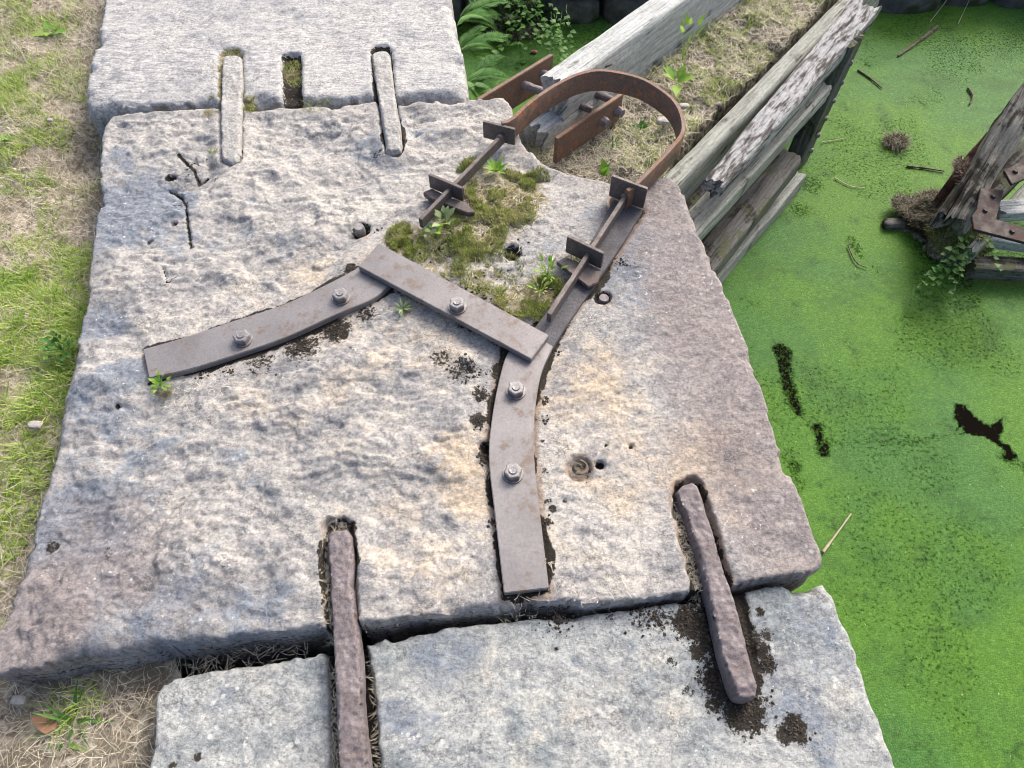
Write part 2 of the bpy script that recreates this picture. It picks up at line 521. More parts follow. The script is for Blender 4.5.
def blob(x, y, px, py, rpx, z=0.0, sharp=.35):
    """soft round patch of wear or dirt at a spot on a stone"""
    cx, cy = at(px, py, z)
    cx2, _ = at(px + rpx, py, z)
    r = abs(cx2 - cx)
    return 1 - sstep(r * (1 - sharp), r * (1 + sharp), np.hypot(x - cx, y - cy))


# ------------------------------------------------------------------ outlines on the stones
slab_px = [(112, 113), (170, 109), (220, 107), (300, 106), (370, 101), (440, 99), (490, 97), (504, 97), (512, 104), (517, 124), (527, 146), (545, 161), (567, 172), (592, 178), (614, 181),
           (640, 178), (660, 171), (673, 173), (682, 184), (692, 205), (722, 280), (760, 378), (795, 478), (822, 555), (823, 566), (812, 573), (770, 578), (710, 588), (640, 599), (585, 604), (560, 600), (549, 601), (502, 606),
           (440, 613), (400, 618), (326, 625), (287, 630), (172, 643), (86, 658), (30, 672), (4, 675), (-14, 674), (-16, 655), (-4, 625), (7, 600), (20, 570), (45, 487), (62, 402), (78, 335), (87, 292), (93, 235), (97, 180), (97, 135), (102, 119)]
slab_out = ats(slab_px)
chan_l = ats([(142, 348), (185, 336), (228, 322), (284, 303), (331, 281), (365, 262), (400, 280), (378, 300), (337, 318), (284, 344), (222, 364), (165, 379), (150, 381)])
chan_r = ats([(500, 350), (560, 305), (596, 262), (612, 192), (647, 208), (610, 270), (566, 326), (551, 355), (541, 386), (535, 430), (538, 468), (545, 530), (551, 594), (503, 599), (493, 515), (486, 449), (491, 406)])
chan_x = ats([(379, 240), (552, 335), (531, 364), (498, 348), (350, 268)])
slot_bl = ats([(321, 525), (327, 517), (345, 516), (354, 522), (357, 600), (361, 660), (328, 660), (323, 600)])
slot_br = ats([(671, 494), (677, 482), (694, 477), (702, 484), (712, 515), (726, 560), (742, 605), (752, 660), (716, 660), (700, 605), (682, 545)])
slot_tl = ats([(218, 80), (243, 80), (242, 140), (240, 160), (230, 165), (219, 159), (218, 130)])
slot_tr = ats([(374, 80), (395, 80), (397, 110), (403, 140), (402, 150), (394, 154), (385, 151), (379, 120)])
pit_px = [(167, 173, 6), (360, 226, 10), (603, 297, 9), (513, 251, 10), (579, 467, 14), (117, 406, 2.5), (631, 446, 2.5), (606, 445, 2), (600, 464, 5), (486, 447, 8), (172, 220, 3), (148, 240, 3), (300, 97, 5)]
crack1 = ats([(176, 150), (184, 158), (192, 166), (196, 178), (204, 172)])
crack2 = ats([(166, 184), (178, 191), (184, 202), (185, 220), (188, 246)])
crack3 = ats([(163, 268), (166, 282), (175, 276)])
step1 = ats([(200, 236), (212, 222), (216, 200), (240, 190), (290, 196), (330, 214), (360, 240)])


def bedding(x, y, seed, ax=.45):
    """field whose whole numbers are the edges of split bedding planes"""
    ca, sa = math.cos(ax), math.sin(ax)
    u = x * ca + y * sa; v = -x * sa + y * ca
    wx_ = u + (fbm(u, v, 5, 3, seed + 3) - .5) * .16; wy_ = v + (fbm(u, v, 5, 3, seed + 4) - .5) * .16
    return fbm(wx_ * .7, wy_ * 1.25, 2.4, 6, seed, .52)


def ledges(x, y, seed, k=6.0, ax=.5, stepm=.0035):
    """bedding-plane terraces of a split sandstone face"""
    w = bedding(x, y, seed, ax)
    q = w * k
    fr = q - np.floor(q)
    h = (np.floor(q) + .30 * fr + .70 * sstep(.86, 1.0, fr)) * stepm
    w2 = fbm(x + (w - .5) * .3, y - (w - .5) * .2, 11, 5, seed + 40, .58)
    q2 = w2 * 8
    f2 = q2 - np.floor(q2)
    h += (np.floor(q2) + sstep(.70, 1.0, f2) - 4) * stepm * .30
    rd = 1 - np.abs(2 * fbm(x * .8, y * 1.3, 13, 5, seed + 60, .6) - 1)
    return h - (rd ** 3) * stepm * .8


def slab_h(x, y, d):
    ruff = .22 + .78 * (1 - sstep(-.1, .65, x + .15 * y))          # left part split and ledged, right part smoother
    h = (ledges(x, y, 11, 12, .45, .0070) - .042) * ruff
    h += (fbm(x, y, 2.0, 3, 31) - .5) * .020 * (.4 + .6 * ruff)
    zone = .35 + .65 * sstep(.38, .60, fbm(x, y, 2.6, 3, 85))           # some areas worn smooth
    ridge = 1 - np.abs(2 * fbm(x * .75 + y * .5, y * 1.15 - x * .55, 4.2, 5, 83, .55) - 1)
    h += (ridge - .8) * .030 * ruff * zone
    h += (fbm(x * .8 + y * .4, y * 1.2 - x * .4, 14, 5, 52) - .5) * .009 * (.30 + .70 * ruff) * zone
    h += (fbm(x * .8, y * 1.2, 55, 4, 62, .6) - .5) * .0055
    ew = sstep(0, .06, d)
    h *= .35 + .65 * ew
    # flat seats for the ironwork
    for poly, dep, pad in ((chan_l, .009, .008), (chan_r, .011, .008)):
        s, _, _ = sdf(x, y, poly)
        s = s + (fbm(x, y, 17, 4, 77) - .62) * .030
        m = sstep(-.004, .006, s); fl = sstep(-.07, -.004, s)
        h = h * (1 - fl) + (h * .25 - .004) * fl
        h = h * (1 - m) + (-dep) * m
    s, _, _ = sdf(x, y, chan_x)
    fl = sstep(-.09, -.015, s); h = h * (1 - fl) - .006 * fl
    for poly, dep in ((slot_bl, .026), (slot_br, .030), (slot_tl, .012), (slot_tr, .02)):
        s, _, _ = sdf(x, y, poly)
        s = s + (fbm(x, y, 28, 4, 78) - .5) * .018
        fl = sstep(-.05, 0, s); h = h * (1 - fl * .8)
        m = sstep(-.005, .006, s)
        h = h * (1 - m) - dep * m
    wob = (fbm(x, y, 45, 4, 91) - .42) * .022
    for c, dep, w in ((crack1, .010, .0025), (crack2, .012, .0028), (crack3, .006, .002)):
        h -= dep * (1 - sstep(w * .3, w * 2, dline(x, y, c) + wob))
    for px, py, r in pit_px:
        cx, cy = at(px, py); rr = abs(at(px + r, py)[0] - cx)
        h -= .022 * (1 - sstep(rr * .55, rr * 1.15, np.hypot(x - cx, y - cy) + wob * .5))
    return h


def lvl_attr(x, y, seed, k, ax):
    q = bedding(x, y, seed, ax) * k
    i = np.floor(q)
    return _hash(i, i * 0 + 3, 5)


def slab_a(x, y, z, d):
    a = {}
    w = np.zeros_like(x)
    for px, py, r, g in ((470, 470, 60, .8), (420, 530, 90, .5), (590, 390, 60, .8), (620, 470, 60, .6), (700, 470, 60, .8), (320, 290, 100, .5), (420, 340, 80, .5), (300, 400, 90, .4), (450, 590, 60, .5), (280, 440, 90, .25), (560, 560, 60, .35), (150, 470, 80, .15), (130, 300, 50, .25), (370, 190, 60, .2), (740, 545, 60, .2)):
        w = np.maximum(w, g * blob(x, y, px, py, r, sharp=.7))
    a['warm'] = w
    b = np.zeros_like(x)
    for px, py, r, g in ((130, 210, 60, .8), (190, 240, 30, .5), (100, 325, 25, .9), (100, 470, 90, .45), (60, 600, 90, .5), (330, 130, 40, .35), (240, 540, 50, .3), (560, 240, 60, .25), (640, 250, 80, .5), (250, 480, 60, .25), (100, 400, 40, .5), (160, 600, 60, .6), (70, 520, 60, .8), (120, 380, 30, .5), (110, 160, 30, .5), (250, 600, 50, .45), (400, 130, 50, .3), (420, 480, 30, .3), (270, 235, 40, .3)):
        b = np.maximum(b, g * blob(x, y, px, py, r, sharp=.7))
    a['blue'] = b
    p = .95 * sstep(.22, .62, x + .18 * y - .1)
    p = np.maximum(p, .45 * sstep(.12, .0, d))
    for px, py, r, g in ((790, 520, 70, .8), (60, 440, 40, .4), (30, 620, 70, .9), (110, 560, 90, .55), (200, 620, 60, .5), (120, 430, 50, .45), (360, 600, 50, .3), (800, 540, 60, .9)):
        p = np.maximum(p, g * blob(x, y, px, py, r, sharp=.7))
    a['purple'] = p
    dirt = np.zeros_like(x)
    for poly, w, g in ((chan_l, .012, 1.0), (chan_r, .012, .95), (chan_x, .012, .55), (slot_bl, .008, .8), (slot_br, .008, .9), (slot_tl, .004, .6), (slot_tr, .006, .9)):
        s, _, _ = sdf(x, y, poly)
        dirt = np.maximum(dirt, g * sstep(-w, w * .3, s + (fbm(x, y, 12, 4, 79) - .55) * .05))
    for c, w in ((crack1, .006), (crack2, .004), (crack3, .002)):
        dirt = np.maximum(dirt, .95 * (1 - sstep(w * .4, w * 1.5, dline(x, y, c))))
    for px, py, r in pit_px[:4] + pit_px[5:]:
        dirt = np.maximum(dirt, .85 * blob(x, y, px, py, r, sharp=.4))
    for px, py, r, g in ((460, 370, 20, .6), (480, 395, 10, .7), (478, 420, 9, .8), (484, 455, 8, .8), (545, 400, 6, .7), (548, 500, 5, .6), (553, 508, 5, .9), (565, 499, 3, .8), (300, 345, 22, .7), (335, 328, 18, .8), (365, 312, 14, .6),
                         (260, 362, 18, .6), (350, 268, 9, .8), (50, 546, 8, .7), (110, 555, 10, .5), (500, 370, 12, .8), (440, 358, 16, .6), (378, 150, 9, .55), (214, 175, 6, .5), (240, 128, 6, .6), (498, 250, 12, .5), (545, 470, 5, .6), (543, 440, 4, .6)):
        dirt = np.maximum(dirt, g * blob(x, y, px, py, r, sharp=.7))
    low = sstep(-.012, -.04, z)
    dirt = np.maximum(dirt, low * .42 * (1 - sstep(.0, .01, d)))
    a['dirt'] = dirt
    mo = np.zeros_like(x)
    for px, py, r, g in ((500, 195, 48, .95), (470, 235, 40, .8), (405, 238, 24, .8), (440, 250, 40, .6), (545, 290, 28, .8), (515, 300, 25, .7), (160, 388, 14, .6), (404, 307, 10, .5), (450, 215, 22, .7), (480, 280, 40, .52), (212, 110, 10, .6), (640, 190, 6, .3), (575, 255, 12, .5), (212, 160, 8, .4), (470, 165, 18, .5)):
        mo = np.maximum(mo, g * blob(x, y, px, py, r, sharp=.5))
    a['moss'] = mo
    a['lvl'] = lvl_attr(x, y, 11, 12, .45)
    ru = np.zeros_like(x)
    for poly, w, g in ((chan_l, .020, .8), (chan_r, .024, .9), (chan_x, .02, .5), (slot_bl, .018, .7), (slot_br, .022, .9)):
        s, _, _ = sdf(x, y, poly); ru = np.maximum(ru, g * sstep(-w, 0, s))
    for px, py, r, g in ((580, 467, 22, .9), (360, 232, 14, .7), (604, 303, 14, .7), (690, 486, 24, .6), (735, 500, 30, .45), (470, 480, 30, .5), (650, 395, 30, .35), (640, 185, 14, .6)):
        ru = np.maximum(ru, g * blob(x, y, px, py, r, sharp=.8))
    a['rust'] = ru
    return a


slab = grid_slab('coping_stone', slab_out, 0.0, .30, .0045, slab_h, slab_a, M['slab'], edge_noise=.006, edge_r=.011)
tag(slab, 'largest weathered sandstone slab, ledged and stained, carrying all the iron straps', 'stone slab', 'coping stones')

# the tooled block beyond
tb_px = [(84, 110), (150, 106), (200, 103), (340, 99), (420, 97), (462, 95), (468, 88), (464, 55), (452, 0), (426, -150), (405, -290), (158, -290), (139, -150), (105, 0), (88, 75), (80, 100)]
tslot1 = ats([(219, 54), (224, 50), (239, 50), (243, 54), (244, 116), (218, 116)])
tslot2 = ats([(371, 51), (376, 47), (388, 47), (391, 52), (396, 104), (375, 108)])
tslot3 = ats([(282, 55), (300, 54), (302, 110), (283, 110)])


def tb_h(x, y, d):
    h = (fbm(x, y, 3, 3, 131) - .5) * .010 + (fbm(x * .4, y * 1.6, 45, 3, 152) - .5) * .005 + (fbm(x, y, 14, 3, 153) - .5) * .004
    for poly, dep in ((tslot1, .012), (tslot2, .018), (tslot3, .035)):
        s, _, _ = sdf(x, y, poly)
        m = sstep(-.005, .005, s + (fbm(x, y, 40, 3, 178) - .5) * .008)
        h = h * (1 - m) - dep * m
    return h


def tb_a(x, y, z, d):
    dirt = np.zeros_like(x); mo = np.zeros_like(x)
    for poly, w, g in ((tslot1, .003, .35), (tslot2, .010, .9), (tslot3, .010, .8)):
        s, _, _ = sdf(x, y, poly); dirt = np.maximum(dirt, g * sstep(-w, w * .3, s))
    s, _, _ = sdf(x, y, tslot1); mo = np.maximum(mo, .75 * sstep(-.012, .003, s))
    for px, py, r, g in ((292, 68, 11, .9), (250, 100, 7, .7)):
        mo = np.maximum(mo, g * blob(x, y, px, py, r, sharp=.5))
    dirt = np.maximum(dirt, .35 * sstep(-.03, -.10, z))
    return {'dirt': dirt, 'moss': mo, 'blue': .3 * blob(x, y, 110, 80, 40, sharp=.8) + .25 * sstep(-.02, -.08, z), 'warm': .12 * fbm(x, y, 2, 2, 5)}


o = grid_slab('coping_stone', ats(tb_px), 0.004, .32, .008, tb_h, tb_a, M['tooled'], edge_noise=.005, edge_r=.018, seed=13)
tag(o, 'pale grey finely tooled block at the back, with an empty mossy slot', 'stone slab', 'coping stones')

# lower stone in front
ls_px = [(152, 694), (165, 678), (230, 665), (320, 652), (370, 641), (445, 627), (500, 621), (598, 612), (687, 600), (741, 592), (800, 583), (826, 583), (836, 594), (858, 651), (900, 768), (984, 1000), (1060, 1200), (108, 1200), (126, 1000), (149, 768)]
ZL = -.038
lslot1 = ats([(327, 640), (364, 640), (374, 700), (379, 768), (386, 1100), (330, 1100), (331, 768), (330, 700)], ZL)
lslot2 = ats([(700, 590), (742, 585), (764, 680), (757, 702), (735, 704), (718, 660)], ZL)


def ls_h(x, y, d):
    h = (fbm(x, y, 2.5, 3, 231) - .5) * .022 + (ledges(x, y, 215, 12, .2, .0030) - .018) + (fbm(x, y, 16, 4, 252) - .5) * .008 + (fbm(x, y, 60, 3, 253) - .5) * .003
    for poly, dep in ((lslot1, .045), (lslot2, .012)):
        s, _, _ = sdf(x, y, poly)
        m = sstep(-.006, .006, s + (fbm(x, y, 40, 3, 278) - .5) * .010)
        h = h * (1 - m) - dep * m
    dr = blob(x, y, 748, 670, 45, ZL, .8) * .006 + blob(x, y, 690, 640, 40, ZL, .8) * .004
    return h - dr


def ls_a(x, y, z, d):
    dirt = np.zeros_like(x)
    s, _, _ = sdf(x, y, lslot1); dirt = np.maximum(dirt, .95 * sstep(-.006, .004, s))
    s, _, _ = sdf(x, y, lslot2); dirt = np.maximum(dirt, .95 * sstep(-.012, .004, s))
    for px, py, r, g in ((690, 622, 20, .95), (715, 632, 26, .95), (745, 640, 22, .8), (700, 600, 30, .6), (660, 618, 14, .6), (640, 620, 10, .5), (725, 680, 26, .9), (745, 708, 26, .95), (735, 660, 26, .9), (762, 650, 12, .8), (770, 665, 10, .8), (755, 720, 12, .8), (796, 726, 13, 1.0), (786, 735, 10, .9), (802, 738, 8, .9), (760, 612, 6, .7), (690, 690, 9, .6), (672, 662, 7, .6), (700, 650, 14, .75), (715, 705, 12, .7),
                         (768, 635, 8, .7), (172, 765, 6, .7), (196, 757, 5, .8), (545, 640, 4, .4), (610, 616, 10, .5)):
        dirt = np.maximum(dirt, g * blob(x, y, px, py, r, ZL, .8))
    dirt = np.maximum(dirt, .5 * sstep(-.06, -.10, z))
    b = np.zeros_like(x)
    for px, py, r, g in ((800, 640, 60, .55), (440, 650, 40, .52), (420, 740, 60, .35), (820, 720, 60, .4), (600, 650, 60, .25), (200, 720, 60, .2)):
        b = np.maximum(b, g * blob(x, y, px, py, r, ZL, .8))
    w = np.zeros_like(x)
    for px, py, r, g in ((640, 700, 60, .4), (560, 730, 70, .35), (840, 700, 30, .5), (300, 760, 60, .2), (490, 680, 50, .35)):
        w = np.maximum(w, g * blob(x, y, px, py, r, ZL, .8))
    return {'dirt': dirt, 'blue': b, 'warm': w, 'lvl': lvl_attr(x, y, 215, 12, .2)}


o = grid_slab('coping_stone', ats(ls_px, ZL), ZL, .28, .005, ls_h, ls_a, M['lower'], edge_noise=.007, edge_r=.011, seed=23)
tag(o, 'blue grey stone lying lowest at the front, with black dirt round a rusty cramp', 'stone slab', 'coping stones')

# ------------------------------------------------------------------ lock wall below the coping (courses of block)
ZW = -0.70


def wall_course(outline, z1, z0, inset):
    bm = bmesh.new()
    cx = sum(p[0] for p in outline) / len(outline); cy = sum(p[1] for p in outline) / len(outline)
    pts = [(p[0] + (cx - p[0]) * inset, p[1] + (cy - p[1]) * inset) for p in outline]
    vb = [bm.verts.new((p[0], p[1], z0)) for p in pts]; vt = [bm.verts.new((p[0], p[1], z1)) for p in pts]
    n = len(pts)
    for i in range(n): bm.faces.new((vb[i], vb[(i + 1) % n], vt[(i + 1) % n], vt[i]))
    bm.faces.new(vt); bm.faces.new(vb[::-1])
    return bm


wall_thing = thing('lock_wall', (0, 1, -1.2), 'dark stone side wall under the coping slabs, dropping to the green water', 'wall')
for out, zt in ((slab_out, -.31), (ats(tb_px), -.33), (ats(ls_px, ZL), -.335)):
    for zz0, zz1, ins in ((zt - .29, zt, .015), (zt - .80, zt - .295, .022)):
        bm_obj('course', wall_course([tuple(p) for p in out], zz1, zz0, ins), M['rubble'], wall_thing)


# ------------------------------------------------------------------ ground: earth bank at the left
def axis(a, b, lo, hi, fine, coarse):
    m = list(np.arange(a, b, fine)); l = []; r = []
    s = fine; p = a
    while p > lo: s = min(s * 1.35, coarse); p -= s; l.append(p)
    s = fine; p = m[-1]
    while p < hi: s = min(s * 1.35, coarse); p += s; r.append(p)
    return np.array(l[::-1] + m + r)


def bank_edge(y):
    """x of the bank's right end, hidden below the stones"""
    yy = np.asarray(y, float)
    return np.interp(yy, [-6, -.2, .3, 2.2, 4.0, 4.5], [-.15, -.40, -.75, -1.05, -1.25, -1.3])


def ground_z(x, y):
    h = -.115 + (fbm(x, y, 1.3, 3, 311) - .5) * .09 + (fbm(x, y, 9, 4, 312) - .5) * .035 + (fbm(x, y, 40, 3, 313) - .5) * .010
    e = -1.03 - .12 * (y - .3)                                             # stones' left edge
    near = sstep(-.35, 0, x - e)
    return h - .03 * near - .10 * np.exp(-((x + 1.30) ** 2 + (y - 1.97) ** 2) / .03)


gxs = axis(-2.4, -.3, -60, -.31, .014, 4.0); gys = axis(-.3, 3.2, -60, 60, .016, 4.0)
gxs = gxs[gxs <= -.29]
GX, GY = np.meshgrid(gxs, gys)
U = (GX - gxs[0]) / (gxs[-1] - gxs[0])
be_ = bank_edge(GY)
GXX = np.where(GX > be_, be_, GX)
gz = ground_z(GXX, GY)
fl = sstep(2.5, 8, np.hypot(GXX + 1, GY - 1)); gz = gz * (1 - fl) - .115 * fl
ny_, nx_ = GX.shape
a = (np.arange(ny_ - 1)[:, None] * nx_ + np.arange(nx_ - 1)[None]).ravel()
fq = np.stack([a, a + 1, a + 1 + nx_, a + nx_], 1)
xm = GXX.ravel()[fq]
fq = fq[(xm.max(1) - xm.min(1)) > 1e-4]
gm = NT('earth')
n1 = gm.noise(6, 6, .6); n2 = gm.noise(60, 8, .7)
gc = gm.ramp(n2, [(.36, (.11, .092, .068)), (.5, (.30, .265, .205)), (.62, (.50, .46, .38))])
gc = gm.mix(gm.step(n1, .5, .62), gc, (.20, .175, .125))
gm.out(gc, .95, gm.bump(n2, .8, .012), spec=.2)
g = np_mesh('ground', np.stack([GXX.ravel(), GY.ravel(), gz.ravel()], 1), fq, np.full(len(fq), 4), gm.m, True, None, None, (0, 0, -.115))
tag(g, 'dry earth bank with thin grass beside the coping stones', 'ground', kind='structure')

# ------------------------------------------------------------------ water with duckweed
wxs = axis(-.4, 2.9, -1.2, 60, .013, 4.0); wys = axis(.0, 3.7, -60, 60, .013, 4.0)
WX, WY = np.meshgrid(wxs, wys)
wx = WX.ravel(); wy = WY.ravel()
gap = .36 * sstep(.40, .68, fbm(wx, wy, 2.4, 6, 420)) + .15; alg = np.zeros_like(wx)


def wblob(px, py, r, g, sharp=.5): return g * blob(wx, wy, px, py, r, ZW, sharp)


def wline(pts, w, g):
    dd = dline(wx, wy, ats(pts, ZW)) + (fbm(wx, wy, 14, 4, 405) - .5) * .05
    return g * (1 - sstep(w * .3, w, dd))


hole, _, _ = sdf(wx, wy, ats([(953, 402), (965, 405), (978, 420), (990, 424), (1002, 418), (1004, 430), (1000, 440), (1012, 446), (1018, 457), (1006, 459), (1000, 448), (985, 438), (966, 433), (955, 424)], ZW))
gap = np.maximum(gap, sstep(-.012, .008, hole + (fbm(wx, wy, 22, 4, 401) - .5) * .025))
for a_ in ((958, 604, 8, .55), (795, 350, 0.1, 0), (820, 440, 6, .7), (795, 466, 9, .75), (700, 270, 0.1, 0), (884, 190, 5, .3), (893, 144, 14, .55), (960, 280, 18, .62), (975, 300, 10, .6), (880, 520, 60, .50), (960, 560, 70, .52), (930, 470, 40, .52), (880, 380, 50, .46), (1000, 360, 30, .50), (940, 660, 60, .44), (860, 600, 50, .46), (760, 310, 30, .35), (900, 130, 30, .3), (975, 60, 30, .4), (935, 250, 30, .6), (800, 210, 14, .6), (812, 185, 16, .6), (790, 178, 14, .7)):
    gap = np.maximum(gap, wblob(*a_))
for pts, w, g_ in ((((782, 350), (786, 375), (793, 398), (798, 415)), .045, .85), (((818, 428), (822, 450)), .03, .85), (((800, 418), (830, 440), (880, 442), (935, 438)), .035, .60), (((935, 438), (960, 432)), .03, .60), (((1000, 455), (1030, 470)), .05, .6), (((960, 160), (948, 175)), .0, 0),
                   (((850, 240), (862, 256), (878, 270)), .03, .62), (((915, 200), (930, 230), (970, 265), (1024, 262)), .13, .56), (((790, 455), (800, 490)), .03, .6), (((975, 88), (968, 100)), .015, .6), (((862, 60), (885, 80)), .018, .65), (((870, 180), (900, 195)), .01, .5), (((1010, 520), (1020, 600)), .06, .4)):
    gap = np.maximum(gap, wline(pts, max(w, .002), g_))
ny_, nx_ = WX.shape
a = (np.arange(ny_ - 1)[:, None] * nx_ + np.arange(nx_ - 1)[None]).ravel()
fq = np.stack([a, a + 1, a + 1 + nx_, a + nx_], 1)
wz = ZW + (fbm(wx, wy, 2.2, 3, 411) - .5) * .006 * (1 - sstep(4, 8, np.hypot(wx, wy)))
wm = NT('duckweed_water')
leaf = wm.voro(210, 'Color')
sep = wm.t.nodes.new('ShaderNodeSeparateColor'); wm.t.links.new(leaf, sep.inputs[0])
lv = sep.outputs[0]
big = wm.noise(1.5, 5, .6); mid = wm.noise(9, 7, .7); fine = wm.noise(60, 5, .7)
col = wm.ramp(lv, [(0.0, (.026, .088, .012)), (.5, (.056, .150, .024)), (1.0, (.105, .235, .046))])
col = wm.mix(wm.step(big, .42, .62), wm.mix(.35, col, (.12, .25, .018)), wm.mix(.4, col, (.055, .15, .052)))
col = wm.mix(wm.step(fine, .60, .42, 0, .35), col, (.045, .125, .018))
cl_ = wm.noise(3.2, 9, .72, dist=.6)
col = wm.mix(wm.math('MULTIPLY', wm.step(cl_, .50, .66), .55), col, (.035, .095, .022))
col = wm.mix(wm.math('MULTIPLY', wm.step(mid, .52, .66), wm.step(fine, .42, .56)), col, (.030, .085, .016))
gp = wm.math('ADD', wm.attr('gap'), wm.math('MULTIPLY', wm.math('SUBTRACT', wm.noise(80, 8, .82), .5), 2.2))
gpk = wm.step(gp, .56, .66)
strong = wm.step(wm.math('ADD', wm.attr('gap'), wm.math('MULTIPLY', wm.math('SUBTRACT', wm.noise(55, 8, .8), .5), 1.6)), .74, .82)
water_c = wm.mix(strong, (.014, .030, .010), (.006, .005, .004))
col = wm.mix(wm.math('MULTIPLY', gpk, wm.math('ADD', .72, wm.math('MULTIPLY', strong, .28))), col, water_c)
col = wm.mix(wm.math('MULTIPLY', wm.step(wm.voro(300), .16, .10), wm.step(wm.noise(3, 3), .56, .66)), col, (.22, .40, .10))
rg = wm.mix(gpk, (.62, .62, .62), (.95, .95, .95))
h = wm.math('SUBTRACT', 1.0, wm.voro(210))
h = wm.math('ADD', wm.math('MULTIPLY', h, .5), wm.math('MULTIPLY', fine, .6))
h = wm.math('MULTIPLY', h, wm.math('SUBTRACT', 1.0, gpk))
wm.out(col, rg, wm.bump(h, .45, .005), spec=wm.math('MULTIPLY', wm.math('SUBTRACT', 1.0, gpk), .14))
w = np_mesh('water', np.stack([wx, wy, wz], 1), fq, np.full(len(fq), 4), wm.m, True, {'gap': gap}, None, (0, 0, ZW))
tag(w, 'still canal water covered by bright green duckweed', 'water', kind='structure')

# ------------------------------------------------------------------ far lock wall of rubble stones
fw = thing('rubble_wall', (1.0, 3.75, ZW - .2), 'dark rubble stone wall rising from the green water at the far side', 'wall')


def boulder(cx, cy, cz, sx, sy, sz, seed, mat, parent, name='stone', sub=4):
    bm = bmesh.new()
    bmesh.ops.create_icosphere(bm, subdivisions=sub, radius=1)
    for v in bm.verts:
        p = v.co.copy()
        k = max(abs(p.x), abs(p.y), abs(p.z))
        q = p.lerp(p / k, .55)
        n = mn.fractal(p * 1.6 + Vector((seed, seed * .7, 0)), 1, 2, 5) * .10
        q = q * (1 + n)
        v.co = Vector((cx + q.x * sx, cy + q.y * sy, cz + q.z * sz))
    return bm_obj(name, bm, mat, parent, True)


k = 0
for row in range(2):
    x = -.55 + R.uniform(0, .1)
    while x < 3.9:
        wd = R.uniform(.10, .20) if row else R.uniform(.13, .22)
        zc = ZW + .02 + row * .21 + R.uniform(-.02, .02)
        boulder(x + wd, (3.60 if x < .75 else 3.72) + R.uniform(-.04, .04) + row * .02, zc, wd * .98, .15, .115, k * 3.1, M['rubble'], fw, sub=3)
        x += wd * 2 - .01; k += 1
bm = bmesh.new()
bmesh.ops.create_cube(bm, size=1)
for v in bm.verts: v.co = Vector((1.7 + v.co.x * 4.7, 4.1 + v.co.y * .45, ZW + .05 + v.co.z * .7))
bm_obj('backing', bm, M['rubble'], fw)


# ------------------------------------------------------------------ ironwork
def prism(outline, z0, z1, bev=.0015, loc=(0, 0), seg=2, tilt=None):
    bm = bmesh.new()
    vb = [bm.verts.new((p[0] - loc[0], p[1] - loc[1], z0)) for p in outline]
    vt = [bm.verts.new((p[0] - loc[0], p[1] - loc[1], z1)) for p in outline]
    n = len(outline)
    for i in range(n): bm.faces.new((vb[i], vb[(i + 1) % n], vt[(i + 1) % n], vt[i]))
    bm.faces.new(vt); bm.faces.new(vb[::-1])
    bmesh.ops.recalc_face_normals(bm, faces=bm.faces)
    if bev:
        es = [e for e in bm.edges if e.calc_length() > 0 and len(e.link_faces) == 2 and e.calc_face_angle(0) > .5]
        bmesh.ops.bevel(bm, geom=es, offset=bev, segments=seg, affect='EDGES', clamp_overlap=True)
    return bm


def box_between(p0, p1, width, z0, z1, bev=.0015):
    a = Vector(p0[:2]); b = Vector(p1[:2]); u = (b - a).normalized(); n = Vector((-u.y, u.x)) * width / 2
    return prism([a - n, b - n, b + n, a + n], z0, z1, bev)


def cyl(p0, p1, r0, r1=None, seg=16, jitter=0.0, rings=1):
    bm = bmesh.new()
    p0 = Vector(p0); p1 = Vector(p1); ax = (p1 - p0); L = ax.length
    q = ax.to_track_quat('Z', 'Y').to_matrix()
    r1 = r0 if r1 is None else r1
    prev = None
    for k in range(rings + 1):
        t = k / rings; rr = r0 + (r1 - r0) * t
        ring = []
        for i in range(seg):
            an = 2 * math.pi * i / seg
            rj = rr * (1 + R.uniform(-jitter, jitter))
            ring.append(bm.verts.new(p0 + q @ Vector((math.cos(an) * rj, math.sin(an) * rj, L * t))))
        if prev:
            for i in range(seg): bm.faces.new((prev[i], prev[(i + 1) % seg], ring[(i + 1) % seg], ring[i]))
        else: bm.faces.new(ring[::-1])
        prev = ring
    bm.faces.new(prev)
    return bm


def smooth_outline(left, right, n=7):
    l = [tuple(p[:2]) for p in smooth_path([tuple(q) for q in left], n)]
    r = [tuple(p[:2]) for p in smooth_path([tuple(q) for q in right], n)]
    return l + r[::-1]


